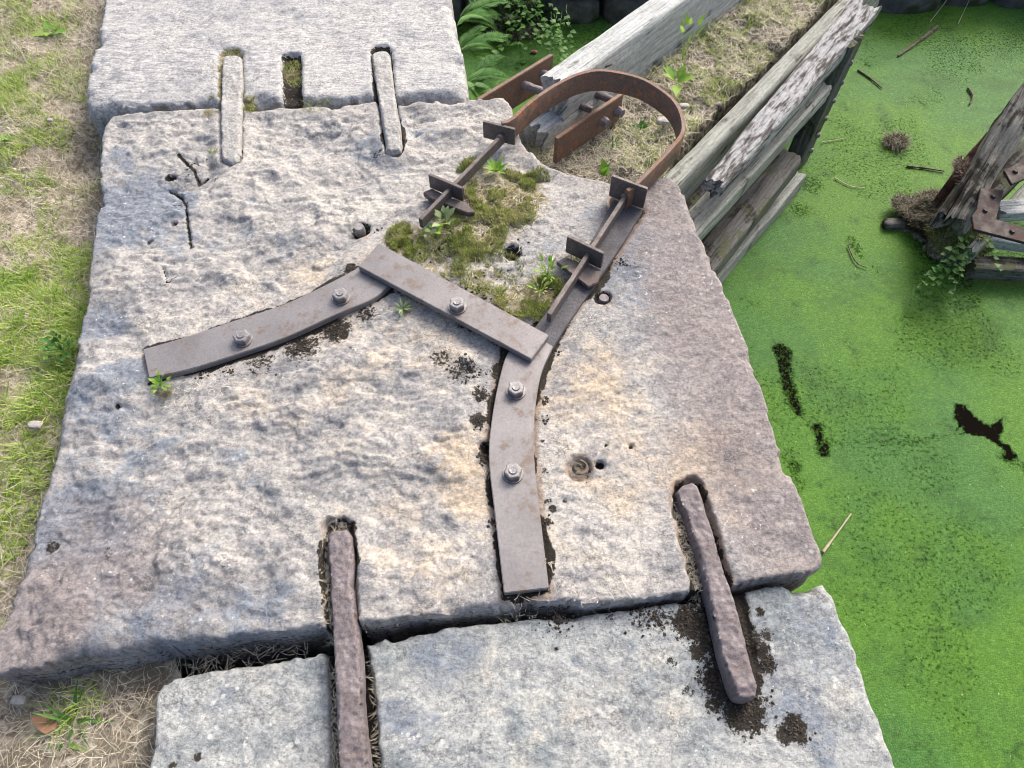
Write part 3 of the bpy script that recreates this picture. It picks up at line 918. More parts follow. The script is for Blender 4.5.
def make_nut(px, py, z, parent, ang, s=.0218, tall=.018):
    """washer, hexagon nut and the bolt end standing through it"""
    cx, cy = at(px, py, z + .018)
    wb = cyl((cx, cy, z), (cx, cy, z + .004), .0250, .0245, 28)
    wo = bm_obj('washer', wb, M['nut'], parent, True)
    bm = bmesh.new()
    rings = []
    for rr, zz in ((s * .98, z + .004), (s, z + .006), (s, z + .004 + tall - .0035), (s * .86, z + .004 + tall)):
        rings.append([bm.verts.new((cx + rr * math.cos(ang + i * math.pi / 3), cy + rr * math.sin(ang + i * math.pi / 3), zz)) for i in range(6)])
    for a_, b_ in zip(rings[:-1], rings[1:]):
        for i in range(6): bm.faces.new((a_[i], a_[(i + 1) % 6], b_[(i + 1) % 6], b_[i]))
    bm.faces.new(rings[-1]); bm.faces.new(rings[0][::-1])
    es = [e for e in bm.edges]
    bmesh.ops.bevel(bm, geom=es, offset=.0008, segments=2, affect='EDGES', clamp_overlap=True)
    nut = bm_obj('nut', bm, M['nut'], parent, False)
    bz = z + .004 + tall - .001
    be = bmesh.new()
    bz -= .0045
    prof = [(.0098, 0)]
    for q in range(3): prof += [(.0088, .001 + q * .002), (.0100, .002 + q * .002)]
    prof += [(.0098, .0075), (.0090, .0083), (.006, .0080)]
    prev = None
    for rr, dz in prof:
        ring = [be.verts.new((cx + rr * math.cos(i * math.pi / 10), cy + rr * math.sin(i * math.pi / 10), bz + dz)) for i in range(20)]
        if prev:
            for i in range(20): be.faces.new((prev[i], prev[(i + 1) % 20], ring[(i + 1) % 20], ring[i]))
        prev = ring
    be.faces.new(prev)
    bo = bm_obj('bolt_end', be, M['nut'], None, True)
    bo.parent = nut; bo.location = bo.location - nut.location - parent.location
    return nut


ZS = .004           # strap top height (let into the stone)
# left curved strap
left_px = [(143, 349), (185, 337), (228, 322.5), (284, 304), (331, 282), (362, 265), (378, 252)]
right_px = [(149, 378), (186, 370), (222.5, 359), (284, 338), (337, 314), (374, 298), (396, 278)]
t = thing('anchor_strap', (*at(240, 340), 0), 'curved grey iron strap running left over the slab, two nuts on it', 'iron strap', 'anchor straps')
bm_obj('strap_plate', prism(smooth_outline(ats(left_px, ZS + .008), ats(right_px, ZS + .008)), ZS - .012, ZS + .008, .0016), M['strap'], t, True)
make_nut(340, 294, ZS + .008, t, .3)
make_nut(241, 336, ZS + .008, t, .1)
# right curved strap, running up to the collar
l2 = [(504, 593), (495, 515), (489, 455), (494, 406), (504, 362), (513, 346), (526, 330)]
r2 = [(549, 588), (542, 530), (535, 468), (533.5, 427.5), (538, 388), (543, 368), (553, 346)]
l3 = [(533, 330), (546, 312), (566, 282), (586, 250), (604, 218), (614, 198)]
r3 = [(552, 349), (564, 329), (580, 306), (602, 274), (624, 241), (643, 209)]
t = thing('anchor_strap', (*at(515, 440), 0), 'curved grey iron strap running down to the front joint, two nuts on it', 'iron strap', 'anchor straps')
bm_obj('strap_plate', prism(smooth_outline(ats(l2, ZS + .008), ats(r2, ZS + .008)), ZS - .014, ZS + .008, .0016), M['strap'], t, True)
bm_obj('tapered_tail', prism(smooth_outline(ats(l3, ZS + .004), ats(r3, ZS + .004)), ZS - .014, ZS + .004, .0016), M['tail'], t, True)
make_nut(516, 388, ZS + .008, t, .35)
make_nut(513, 471, ZS + .008, t, .2)
# crossbar
cb = ats([(379, 243), (549, 335), (531, 359), (358, 266)], .032)
t = thing('cross_plate', (*at(457, 303), .013), 'straight grey iron plate bolted across the two curved straps with one nut', 'iron plate')
bm_obj('plate', prism([tuple(p) for p in cb], ZS + .0095, .032, .0018), M['strap'], t, True)
make_nut(457, 303, .032, t, .5)

# collar
collar = thing('gate_collar', (*at(600, 150), 0), 'rusty iron hoop standing on edge with its tails wedged between upright plates', 'iron collar')
ZC0, ZC1 = .008, .080
cpx = [(501, 134), (508, 124), (513, 115), (520, 109), (540.6, 94), (569, 77), (597, 70), (625, 73), (650, 82), (669, 95), (680, 112), (683, 131), (672, 147), (650, 170), (634, 186), (627, 193)]
cw = [at(*p, ZC1) for p in cpx]
cw = [(.345 - .383, 1.742), (-.012, 1.782), (.0, 1.815), (.030, 1.865)] + cw[4:]


def ribbon(path, th, z0, z1, wob=0.0):
    bm = bmesh.new(); prev = None
    n = len(path)
    for i, p in enumerate(path):
        a_ = path[max(0, i - 1)]; b_ = path[min(n - 1, i + 1)]
        u = (Vector(b_[:2]) - Vector(a_[:2])).normalized(); nn = Vector((-u.y, u.x))
        w_ = mn.noise(Vector((p[0] * 9, p[1] * 9, 0))) * wob
        sec = []
        for s_, z in ((-1, z0), (-1, z0 + .002), (-1, z1 - .0025), (-.72, z1), (.72, z1), (1, z1 - .0025), (1, z0 + .002), (.8, z0)):
            q = Vector(p[:2]) + nn * (th / 2 * s_ + w_)
            sec.append(bm.verts.new((q.x, q.y, z + w_)))
        if prev:
            for k_ in range(8): bm.faces.new((prev[k_], prev[(k_ + 1) % 8], sec[(k_ + 1) % 8], sec[k_]))
        else: bm.faces.new(sec)
        prev = sec
    bm.faces.new(prev[::-1])
    return bm


hoop = [tuple(p) for p in smooth_path([(p[0], p[1]) for p in cw[3:-1]], 8)]
# straight legs run into the plates
legL = [(-.030, 1.805), (-.012, 1.812), (.008, 1.832)]
bm_obj('hoop', ribbon(legL + hoop + [(.325, 1.525)], .0145, ZC0, ZC1, .0025), M['collar'], collar, True)


def clamp(bl, br, h, th=.011):
    a_ = Vector(at(*bl, .004)); b_ = Vector(at(*br, .004))
    return box_between(a_, b_, th, .0135, h, .0015)


bm_obj('clamp_plate', clamp((609, 197), (643, 210), .090), M['bar'], collar, True)
bm_obj('clamp_plate', clamp((566, 253), (601, 270), .076), M['bar'], collar, True)
bm_obj('clamp_plate', clamp((484, 139), (515, 147), .074), M['bar'], collar, True)
bm_obj('clamp_plate', clamp((431, 189), (464, 203), .064), M['bar'], collar, True)
# tails
ZT = .056
A = Vector(at(627, 193, ZT)); B = Vector(at(592, 243, ZT)); C_ = Vector(at(549, 314, ZT))
bm_obj('tail_bar', box_between(C_, A + (A - C_).normalized() * .02, .012, .020, ZT, .0012), M['bar'], collar, True)
A = Vector(at(503, 133, .05)); C_ = Vector(at(420, 219, .05))
bm_obj('tail_bar', box_between(C_, A + (A - C_).normalized() * .02, .012, .014, .050, .0012), M['bar'], collar, True)
# knobs where the tail passes the top plates
for (px, py, z) in ((625, 196, .052), (500, 137, .046)):
    c = at(px, py, z)
    b2 = bmesh.new(); bmesh.ops.create_icosphere(b2, subdivisions=2, radius=.011)
    for v in b2.verts: v.co = Vector((v.co.x * (1 + .2 * mn.noise(v.co * 90)) + c[0], v.co.y + c[1], v.co.z * .9 + z))
    bm_obj('peg', b2, M['bar'], collar, True)
# gibs: flat wedges driven below the lower plates
g1 = ats([(556, 262), (566, 257), (600, 272), (598, 283), (588, 287)], .024)
bm_obj('wedge', prism([tuple(p) for p in g1], .0135, .026, .002), M['bar'], collar, True)
g2 = ats([(423, 193), (432, 189), (452, 199), (466, 203), (475, 213), (468, 214), (448, 206), (430, 199)], .020)
bm_obj('wedge', prism([tuple(p) for p in g2], .006, .024, .002), M['bar'], collar, True)

# nut stubs of broken bolts in the stone
for (px, py, r_, lab) in ((359, 227, .016, 'corroded broken bolt stub in a dark hole left of the mossy patch'), (604, 298, .015, 'corroded broken bolt stub in a dark hole right of the lower strap bend')):
    c = at(px, py)
    b2 = cyl((c[0], c[1], -.03), (c[0], c[1], .002), r_, r_ * .85, 14, .08, 4)
    tag(bm_obj('bolt_stub', b2, M['nut'] if px < 500 else M['cramp'], None, True), lab, 'bolt', 'broken bolt stubs')
# plug of frayed wood in the hole right of the strap
c = at(579, 467)
bm = bmesh.new()
for k_ in range(9):
    an = k_ * .7; rr = .006 + .0018 * k_
    pts = []
    for q in range(7):
        th_ = an + q * .35
        pts.append(Vector((c[0] + rr * math.cos(th_), c[1] + rr * math.sin(th_), -.006 + .0015 * (k_ % 4))))
    for q in range(6):
        b3 = cyl(pts[q], pts[q + 1], .003, .0028, 6)
        me_ = bpy.data.meshes.new('t'); b3.to_mesh(me_); b3.free(); bm.from_mesh(me_); bpy.data.meshes.remove(me_)
tag(bm_obj('wood_plug', bm, M['twig'], None, True), 'frayed brown plug of fibre filling the round hole right of the long strap', 'plug')


# cramps
def cramp(pts_px, z, label, mat, grp, th=.028, res=.0035, rough=.003, nm='iron_cramp'):
    pl = ats(pts_px, z)
    pl = pl + (pl.mean(0) - pl) * np.array([.0, .0])

    def hf(x, y, d): return (fbm(x, y, 30, 4, 511) - .5) * rough * 2.2 + (fbm(x, y, 110, 3, 512) - .5) * rough * 1.6
    o = grid_slab(nm, pl, z, th, res, hf, None, mat, edge_noise=.0022, edge_r=.0035, levels=3, side_rough=.002, seed=int(pl[0][0] * 100) % 50 + 60)
    return tag(o, label, 'iron cramp', grp)


cramp([(328, 536), (332, 531), (346, 530), (350, 536), (352.5, 589), (357, 641), (362, 700), (367, 768), (378, 960), (342, 960), (339, 768), (337, 720), (334.5, 660), (330.5, 592)], .006,
      'long purple brown rusty iron cramp leaving the bottom of the picture', M['cramp'], 'iron cramps', th=.05)
cramp([(677, 492), (683, 485), (692, 482), (698, 486), (706, 507), (719, 555), (736, 606), (748, 650), (757, 686), (756, 695), (748, 700), (739, 698), (733, 684), (724, 657), (714, 612), (704, 569), (687, 515)], .006,
      'purple brown rusty iron cramp slanting over the joint amid black dirt', M['cramp'], 'iron cramps', th=.05)
cramp([(222.6, 57), (226, 55), (237, 55), (240.5, 57), (242, 80), (241, 101.6), (239, 130), (238.5, 152), (236, 160), (230, 162), (223, 159), (220.6, 154), (221, 130), (221, 105), (222, 80)], .010,
      'pale grey crusted iron cramp with moss around it, left of the empty slot', M['cramp_pale'], 'iron cramps', th=.035)
cramp([(372, 54), (375, 51), (386, 50.5), (389, 53), (394.5, 98), (400, 130), (402, 144), (399, 149), (391, 151), (386, 149), (381, 112), (375, 78)], .010,
      'pale grey crusted iron cramp tilting right, in the joint right of the empty slot', M['cramp_pale'], 'iron cramps', th=.035)


# ------------------------------------------------------------------ timber
def timber(name, p0, p1, w, h, mat, parent, rough=.006, end_j=.03, seg=None, seed=0, split=0.0, taper=(1, 1), res=.018, gn=1.0):
    """a weathered baulk: p0,p1 are the centres of the top face ends; w across, h down"""
    p0 = Vector(p0); p1 = Vector(p1); ax = p1 - p0; L = ax.length
    n = max(8, int(L / res)); per = 84
    bm = bmesh.new(); prev = None
    sv = Vector((seed * 3.3, seed * 1.7, seed))
    # rounded rectangle section
    sec = []
    for i in range(per):
        an = 2 * math.pi * (i + .5) / per
        cx_, sx_ = math.cos(an), math.sin(an)
        k_ = (abs(cx_) ** 9 + abs(sx_) ** 9) ** (-1 / 9)
        sec.append((cx_ * k_ / 1.0, sx_ * k_))
    for j in range(n + 1):
        tt = j / n
        x = tt * L
        tp = taper[0] + (taper[1] - taper[0]) * tt
        ring = []
        for i, (cy_, cz_) in enumerate(sec):
            yy = cy_ * w / 2 * tp; zz = cz_ * h / 2 * tp - h / 2
            d1 = mn.noise(Vector((x * 3.5, yy * 9, zz * 9)) + sv)
            d2 = mn.noise(Vector((x * 12, yy * 26, zz * 26)) + sv)
            d3 = mn.noise(Vector((x * 4, yy * 130, zz * 130)) + sv)
            d = rough * (d1 * 1.0 + d2 * .35) * gn + .0022 * d3
            if split:
                s_ = mn.noise(Vector((x * 2.2, yy * 45, zz * 45)) + sv)
                if s_ > .30: d -= split * (s_ - .30)
            xe = x
            if j == 0: xe -= end_j * mn.noise(Vector((yy * 50, zz * 50, 3)) + sv)
            if j == n: xe += end_j * mn.noise(Vector((yy * 50, zz * 50, 8)) + sv)
            nrm = Vector((cy_, cz_)).normalized()
            ring.append(bm.verts.new((xe, yy + nrm.x * d, zz + nrm.y * d)))
        if prev:
            for i in range(per): bm.faces.new((prev[i], prev[(i + 1) % per], ring[(i + 1) % per], ring[i]))
        first = ring if j == 0 else first
        prev = ring
    for ring, rev in ((first, True), (prev, False)):
        c_ = bm.verts.new(sum((v.co for v in ring), Vector()) / per + Vector((.0, 0, 0)))
        for i in range(per): bm.faces.new((ring[i], ring[(i + 1) % per], c_))
    bmesh.ops.recalc_face_normals(bm, faces=bm.faces)
    me = bpy.data.meshes.new(name); bm.to_mesh(me); bm.free()
    me.polygons.foreach_set('use_smooth', [True] * len(me.polygons))
    try: me.set_sharp_from_angle(angle=math.radians(50))
    except Exception: pass
    me.materials.append(mat)
    o = bpy.data.objects.new(name, me); COL.objects.link(o)
    o.rotation_euler = ax.to_track_quat('X', 'Z').to_euler()
    o.location = p0
    if parent is not None:
        o.parent = parent; o.location = p0 - parent.location
    return o


def P3(px, py, z):
    p = at(px, py, z); return (p[0], p[1], z)


gate = thing('lock_gate', (.75, 2.1, ZW), 'decaying timber lock gate of silvered and blackened beams, weeds growing on top', 'lock gate')
# pale main beam at the left: front face runs down to the soil
u = Vector((.65, .76, 0)); nrm = Vector((.76, -.65, 0))
a0 = Vector(P3(606, 35, .03)); 
b_near = Vector(P3(567, 70, .03)); b_far = Vector(P3(656, 6, .03)); dirb = (b_far - b_near).normalized()
timber('main_beam', b_near - dirb * .06, b_far + dirb * .75, .105, .36, M['wood_pale'], gate, .006, .05, seed=1, split=.012)
# plank edging the soil at the right
r_near = Vector(P3(672, 180, -.11)); r_far = Vector(P3(850, -2, -.11)); dr = (r_far - r_near).normalized()
timber('edge_board', r_near - dr * .12, r_far + dr * .35, .066, .30, M['wood_grey'], gate, .004, .03, seed=3, split=.008)
# peeling black beam
timber('cover_beam', P3(716, 178, -.09), P3(866, 4, -.09), .100, .075, M['wood_char'], gate, .007, .06, seed=4, split=.015, taper=(.70, 1.1))
bch = Vector(P3(868, 6, -.10)); 
# rails one below another
r3a = Vector(P3(690, 226, -.22)); r3b = Vector(P3(822, 82, -.22)); d3 = (r3b - r3a).normalized()
timber('rail', r3a - d3 * .15, r3b, .085, .075, M['wood_grey'], gate, .003, .03, seed=5, split=.006)
timber('rail', Vector(P3(690, 205, -.25)) - d3 * .10, P3(800, 80, -.25), .10, .09, M['wood_dark'], gate, .006, .03, seed=15)
r4a = Vector(P3(702, 262, -.45)); r4b = Vector(P3(790, 152, -.45)); d4 = (r4b - r4a).normalized()
timber('rail', r4a - d4 * .15, r4b, .11, .10, M['wood_dark'], gate, .005, .03, seed=6)
r5a = Vector(P3(716, 273, -.62)); r5b = Vector(P3(802, 172, -.62)); d5 = (r5b - r5a).normalized()
timber('rail', r5a - d5 * .18, r5b, .050, .10, M['wood_grey'], gate, .004, .03, seed=7, split=.008)
timber('rail', Vector(P3(700, 268, -.60)) - d5 * .1, P3(796, 160, -.60), .03, .10, M['wood_dark'], gate, .006, .03, seed=17)
# upright post at the meeting end and the sheathing between it and the rails
ex, ey = 1.235, 2.36


def upright(px, py, w_, d_, z1, z0, mat, seed, name='post'):
    p = at(px, py, z1)
    o_ = timber(name, (p[0], p[1], z0), (p[0], p[1], z1), w_, d_, mat, gate, .006, .02, seed=seed, split=.01)
    return o_


def upright_plank(c, w_, th, z1, z0, mat, seed, name, ang):
    """vertical board, wide along ang"""
    uu = Vector((math.cos(ang), math.sin(ang), 0))
    o_ = timber(name, (0, 0, 0), (z1 - z0, 0, 0), w_, th, mat, gate, .005, .02, seed=seed, split=.01)
    zax = Vector((0, 0, 1)); yax = uu; xax3 = zax.cross(yax)
    Mx = Matrix((zax, yax, xax3)).transposed()
    o_.rotation_euler = Mx.to_euler()
    o_.location = Vector((c[0], c[1], z0)) - xax3 * (-th / 2) - gate.location
    return o_


ga = math.atan2(.76, .65)
pe = at(846, 42, -.12)
upright_plank((pe[0] + .005, pe[1] + .0), .075, .10, -.10, -.95, M['wood_dark'], 21, 'post', ga + math.pi / 2)
for k_, dd_ in enumerate((.09, .20, .31)):
    c_ = Vector((pe[0], pe[1], 0)) - Vector((math.cos(ga), math.sin(ga), 0)) * dd_ + Vector((-.76, .65, 0)) * .11
    upright_plank((c_.x, c_.y), .105, .03, -.16, -.95, M['wood_dark'], 25 + k_, 'sheathing_board', ga)
# bolts on the post's outer edge
for k_ in range(6):
    z_ = -.20 - k_ * .085
    c_ = (pe[0] + .045, pe[1] - .01)
    b2 = cyl((c_[0] - .01, c_[1], z_), (c_[0] + .006, c_[1] - .003, z_), .013, .010, 10, .1, 1)
    bm_obj('bolt_head', b2, M['cramp'], gate, True)
# iron side straps of the heel and their through bolts
ip0 = Vector(at(556, 138, -.04)); ip1 = Vector(at(622, 93, -.04))
bm_obj('side_strap', box_between(ip0, ip1, .014, -.145, -.04, .0015), M['collar'], gate, True)
lp0 = Vector(at(478, 99, -.03)); lp1 = Vector(at(552, 54, -.03))
bm_obj('side_strap', box_between(lp0, lp1, .014, -.15, -.03, .0015), M['collar'], gate, True)
for (q0, q1) in (((539, 72), (612, 100)), ((522, 84), (592, 110))):
    b2 = cyl(P3(q0[0], q0[1], -.075), P3(q1[0], q1[1], -.105), .014, .013, 12, .08, 12)
    bm_obj('through_bolt', b2, M['cramp'], gate, True)
pd = (ip1 - ip0).normalized(); pn = Vector((pd.y, -pd.x))
for t_ in (.70, .93):
    c_ = ip0 + (ip1 - ip0) * t_
    b2 = cyl((c_.x + pn.x * .006, c_.y + pn.y * .006, -.095), (c_.x + pn.x * .030, c_.y + pn.y * .030, -.095), .019, .015, 8, .12, 2)
    bm_obj('bolt_head', b2, M['cramp'], gate, True)
# timber heel under the beam, rotten, seen through the hoop
timber('heel_block', P3(532, 124, -.10), P3(600, 78, -.10), .135, .40, M['wood_pale'], gate, .008, .05, seed=9, split=.02)

# soil filling the hollow top of the gate
soil_out = ats([(520, 150), (560, 120), (600, 105), (640, 80), (668, 60), (700, 32), (740, 0), (800, -50), (870, -50), (830, 0), (780, 52), (730, 98), (690, 140), (668, 168), (660, 200), (620, 215), (560, 200), (530, 180)], -.17)


def soil_h(x, y, d): return (fbm(x, y, 5, 4, 611) - .5) * .08 + (fbm(x, y, 30, 4, 612) - .5) * .03 + (fbm(x, y, 90, 3, 613) - .5) * .010


o = grid_slab('soil', soil_out, -.165, .15, .008, soil_h, None, M['soil'], edge_noise=.004, edge_r=.02, seed=31)
tag(o, 'crumbly brown soil and litter filling the top of the timber gate', 'soil', kind='stuff')


# ------------------------------------------------------------------ grass and litter generator
class Blades:
    def __init__(s): s.v = []; s.f = []; s.sz = []; s.t = []; s.n = 0

    def add(s, x, y, z, az, length, width, lean0, lean1, tint, seg=4, curl=None):
        """arrays; lean = angle from vertical at root and tip"""
        N = len(x)
        if N == 0: return
        cx = x.copy(); cy = y.copy(); cz = z.copy()
        ca = np.cos(az); sa = np.sin(az)
        rows = []
        st = length / seg
        for k in range(seg + 1):
            f = k / seg
            w_ = width * (1 - f) ** .6 * .5 if k < seg else width * .04
            hx = -sa * w_; hy = ca * w_
            rows.append((np.stack([cx - hx, cy - hy, cz], 1), np.stack([cx + hx, cy + hy, cz], 1)))
            ln = lean0 + (lean1 - lean0) * f
            a2 = az if curl is None else az + curl * f
            cx = cx + np.cos(a2) * np.sin(ln) * st; cy = cy + np.sin(a2) * np.sin(ln) * st; cz = cz + np.cos(ln) * st
        V = np.stack([r for pair in rows for r in pair], 1)          # N, 2(seg+1), 3
        m = 2 * (seg + 1)
        s.v.append(V.reshape(-1, 3)); s.t.append(np.repeat(tint, m))
        base = s.n + np.arange(N) * m
        for k in range(seg):
            s.f.append(np.stack([base + 2 * k, base + 2 * k + 1, base + 2 * k + 3, base + 2 * k + 2], 1))
        s.n += N * m

    def leaf(s, p, az, lean, length, width, tint, fold=.25, droop=.5, shape=.5, seg=6):
        """one broad leaf; p root"""
        ca, sa = math.cos(az), math.sin(az)
        pts = []; x, y, z = p; ln = lean; st = length / seg
        V = []
        for k in range(seg + 1):
            f = k / seg
            w_ = width * .5 * (math.sin(math.pi * min(1, f ** shape * .97 + .015)))
            V += [(x - sa * w_, y + ca * w_, z + w_ * fold), (x, y, z), (x + sa * w_, y - ca * w_, z + w_ * fold)]
            x += ca * math.sin(ln) * st; y += sa * math.sin(ln) * st; z += math.cos(ln) * st
            ln += droop / seg
        s.v.append(np.array(V)); s.t.append(np.full(len(V), tint))
        b = s.n
        for k in range(seg):
            o_ = b + 3 * k
            s.f.append(np.array([[o_, o_ + 1, o_ + 4, o_ + 3], [o_ + 1, o_ + 2, o_ + 5, o_ + 4]]))
        s.n += len(V)

    def build(s, name, mat, parent=None):
        fq = np.concatenate(s.f)
        return np_mesh(name, np.concatenate(s.v), fq, np.full(len(fq), 4), mat, True, {'tint': np.concatenate(s.t)}, parent)


rng = np.random.default_rng(5)


def scatter(n, x0, x1, y0, y1): return rng.uniform(x0, x1, n), rng.uniform(y0, y1, n)


slab_all = [slab_out, ats(tb_px), ats(ls_px, ZL)]


def on_ground(x, y, margin=.0):
    ok = np.ones(len(x), bool)
    for p in slab_all:
        d, _, _ = sdf(x, y, p); ok &= d < margin
    return ok & (x < bank_edge(y) + .3)


# dry thatch
bl = Blades()
x, y = scatter(95000, -2.5, -.35, -.2, 3.6)
k = on_ground(x, y, -.002) & (rng.random(len(x)) < .35 + .9 * fbm(x, y, 5, 3, 700) - .15) 
x, y = x[k], y[k]; N = len(x)
bl.add(x, y, ground_z(x, y) - .002 + rng.random(N) * .012, rng.uniform(0, 6.28, N), rng.uniform(.018, .075, N), rng.uniform(.0007, .0019, N), rng.uniform(.7, 1.5, N), rng.uniform(1.2, 1.9, N), rng.random(N), 4, rng.normal(0, .9, N))
o = bl.build('dry_grass', M['straw'])
tag(o, 'thin dry straw coloured grass litter over the bank', 'grass', kind='stuff')
# green grass
bl = Blades()


def green_mask(x, y):
    m = np.zeros_like(x)
    for px, py, r, g_ in ((45, 150, 50, .55), (60, 90, 30, .25), (50, 260, 45, .9), (30, 330, 60, .9), (60, 300, 50, .9), (60, 345, 30, 1.0), (20, 400, 50, .8), (10, 470, 40, .8), (8, 520, 30, .7), (40, 15, 40, .35), (-60, 300, 120, .7), (-80, 100, 120, .5), (70, 715, 26, .35), (5, 640, 20, .4), (-60, 500, 90, .6), (40, 380, 30, .7)):
        m = np.maximum(m, g_ * blob(x, y, px, py, r, -.11, .6))
    return m


x, y = scatter(420000, -2.3, -.5, .0, 3.4)
pk = green_mask(x, y) * sstep(.30, .58, fbm(x, y, 9, 3, 710))
k = on_ground(x, y, -.004) & (rng.random(len(x)) < pk * .9)
x, y = x[k], y[k]; N = len(x)
hh = .5 + .9 * fbm(x, y, 6, 2, 711)
for px, py, r in ((40, 320, 55), (60, 290, 40), (20, 400, 35)): hh = hh * (1 + .25 * blob(x, y, px, py, r, -.11, .7))
bl.add(x, y, ground_z(x, y) - .003, rng.uniform(0, 6.28, N), rng.uniform(.018, .055, N) * hh, rng.uniform(.0012, .0042, N), rng.uniform(.1, 1.2, N), rng.uniform(.8, 1.9, N), np.clip(rng.normal(.45, .25, N), 0, 1), 4, rng.normal(0, .4, N))
o = bl.build('green_grass', M['grass'])
tag(o, 'short yellow green grass tufts on the bank left of the stones', 'grass', kind='stuff')

# litter on the soil of the gate
bl = Blades()
x, y = scatter(40000, 0.0, 1.25, 1.45, 2.9)
d, _, _ = sdf(x, y, soil_out)
k = (d > .0) & (fbm(x, y, 11, 3, 719) > .40); x, y, d = x[k], y[k], d[k]; N = len(x)
z = -.165 + soil_h(x, y, d) + .004
bl.add(x, y, z, rng.uniform(0, 6.28, N), rng.uniform(.012, .05, N), rng.uniform(.0008, .0022, N), rng.uniform(.7, 1.5, N), rng.uniform(1.2, 2.0, N), rng.random(N), 4, rng.normal(0, 1.0, N))
o = bl.build('leaf_litter', M['straw'])
tag(o, 'dry grey straw litter lying on the soil of the gate', 'litter', kind='stuff')
bl = Blades()
x, y = scatter(70000, 0.0, 1.25, 1.45, 2.9)
d, _, _ = sdf(x, y, soil_out)
k = (d > .0) & (fbm(x, y, 7, 4, 720) > .47); x, y, d = x[k], y[k], d[k]; N = len(x)
z = -.165 + soil_h(x, y, d)
bl.add(x, y, z, rng.uniform(0, 6.28, N), rng.uniform(.006, .018, N), rng.uniform(.0012, .0030, N), rng.uniform(.1, .9, N), rng.uniform(.6, 1.4, N), rng.random(N), 3)
o = bl.build('moss', M['grass'])
tag(o, 'fresh green moss and seedlings on the soil of the gate', 'moss', kind='stuff')

# moss on the slab
def slab_z(x, y):
    d, _, _ = sdf(x, y, slab_out)
    return slab_h(x, y, np.maximum(d, 0))


def moss_scatter(spots, n, z_of, zref=0.0, chan=True):
    X = []; Y = []
    for px, py, r, g_ in spots:
        c = at(px, py, zref); rr = abs(at(px + r, py, zref)[0] - c[0])
        m_ = int(n * g_ * r * r / 900)
        a_ = rng.uniform(0, 6.28, m_); q = np.sqrt(rng.random(m_)) * rr
        X.append(c[0] + np.cos(a_) * q); Y.append(c[1] + np.sin(a_) * q)
    x = np.concatenate(X); y = np.concatenate(Y)
    return x, y, z_of(x, y)


bl = Blades()
spots = [(500, 190, 34, 1.3), (535, 178, 16, 1.3), (475, 230, 34, .9), (405, 238, 20, 1.3), (440, 258, 30, .5), (545, 288, 18, 1.2), (515, 303, 22, 1.0), (450, 212, 16, .8), (490, 270, 34, .35), (470, 165, 14, 1.2), (540, 312, 12, 1.0), (560, 292, 8, 1.4), (575, 255, 9, .8), (400, 250, 18, .8), (520, 215, 16, .9)]
x, y, z = moss_scatter(spots, 6500, slab_z)
d1, _, _ = sdf(x, y, ats([(379, 243), (549, 335), (531, 359), (358, 266)])); d2, _, _ = sdf(x, y, ats(l2 + r2[::-1])); d3, _, _ = sdf(x, y, ats(l3 + r3[::-1]))
k = (d1 < -.003) & (d2 < -.002) & (d3 < .004) & (fbm(x, y, 22, 4, 730) > .43)
x, y, z = x[k], y[k], z[k]; N = len(x)
cl = fbm(x, y, 30, 2, 731)
mound = .012 * sstep(.46, .70, fbm(x, y, 22, 4, 730)) + .006 * fbm(x, y, 90, 2, 735)
z = z + mound * rng.uniform(.55, 1, N)
bl.add(x, y, z - .002, rng.uniform(0, 6.28, N), rng.uniform(.004, .013, N) * (.5 + cl), rng.uniform(.0012, .0026, N), rng.uniform(.0, .7, N), rng.uniform(.4, 1.2, N), np.clip(fbm(x, y, 12, 3, 733) * 1.5 - .3 + rng.normal(0, .18, N), 0, 1), 3)
o = bl.build('moss', M['moss'])
tag(o, 'yellow green moss cushions between the iron plates on the slab', 'moss', kind='stuff')
# moss beside cramps and below the strap end
bl = Blades()
spots = [(215, 70, 6, 1.2), (214, 95, 6, 1.2), (246, 75, 6, 1.2), (248, 95, 9, 1.4), (249, 108, 7, 1.2), (232, 50, 7, .8), (212, 150, 5, .8), (292, 66, 9, 1.2), (296, 82, 8, .8), (374, 65, 4, .5), (315, 103, 16, .25)]
x, y, z = moss_scatter(spots, 3200, lambda x, y: np.full(len(x), -.004))
N = len(x)
bl.add(x, y, z, rng.uniform(0, 6.28, N), rng.uniform(.004, .012, N), rng.uniform(.0012, .0026, N), rng.uniform(.0, .7, N), rng.uniform(.4, 1.2, N), rng.random(N), 3)
tag(bl.build('moss', M['moss']), 'olive moss growing round the pale cramps of the back block', 'moss', kind='stuff')
# straw litter on the slab: along straps, in slots, in the moss
bl = Blades()
spots = [(495, 205, 50, .45), (470, 270, 60, .16), (560, 270, 24, .35), (485, 175, 14, 1.2), *[(325 + (y_ - 540) * .02, y_, 4, 1.6) for y_ in range(535, 640, 9)], *[(373 + (y_ - 650) * .05, y_, 5, 1.2) for y_ in range(655, 790, 8)], *[(330, y_, 4, 1.0) for y_ in range(665, 790, 9)], *[(677 + (y_ - 500) * .27, y_, 6, 1.1) for y_ in range(500, 600, 9)], (340, 522, 10, .5), (590, 250, 18, .4), (215, 385, 22, .08), (180, 395, 16, .15),
         (530, 612, 30, .10), (610, 606, 30, .06), (490, 470, 4, .8), (550, 480, 4, .8), (500, 175, 16, .5), (548, 560, 4, .7)]
x, y, z = moss_scatter(spots, 700, slab_z)
N = len(x)
dl_, _, _ = sdf(x, y, slab_out)
zz = np.where(dl_ < .002, ZL - .022, np.where(z < -.012, np.maximum(z, -.030), z)) + .003
k = dline(x, y, [at(340, 700), at(340, 701)]) > 0
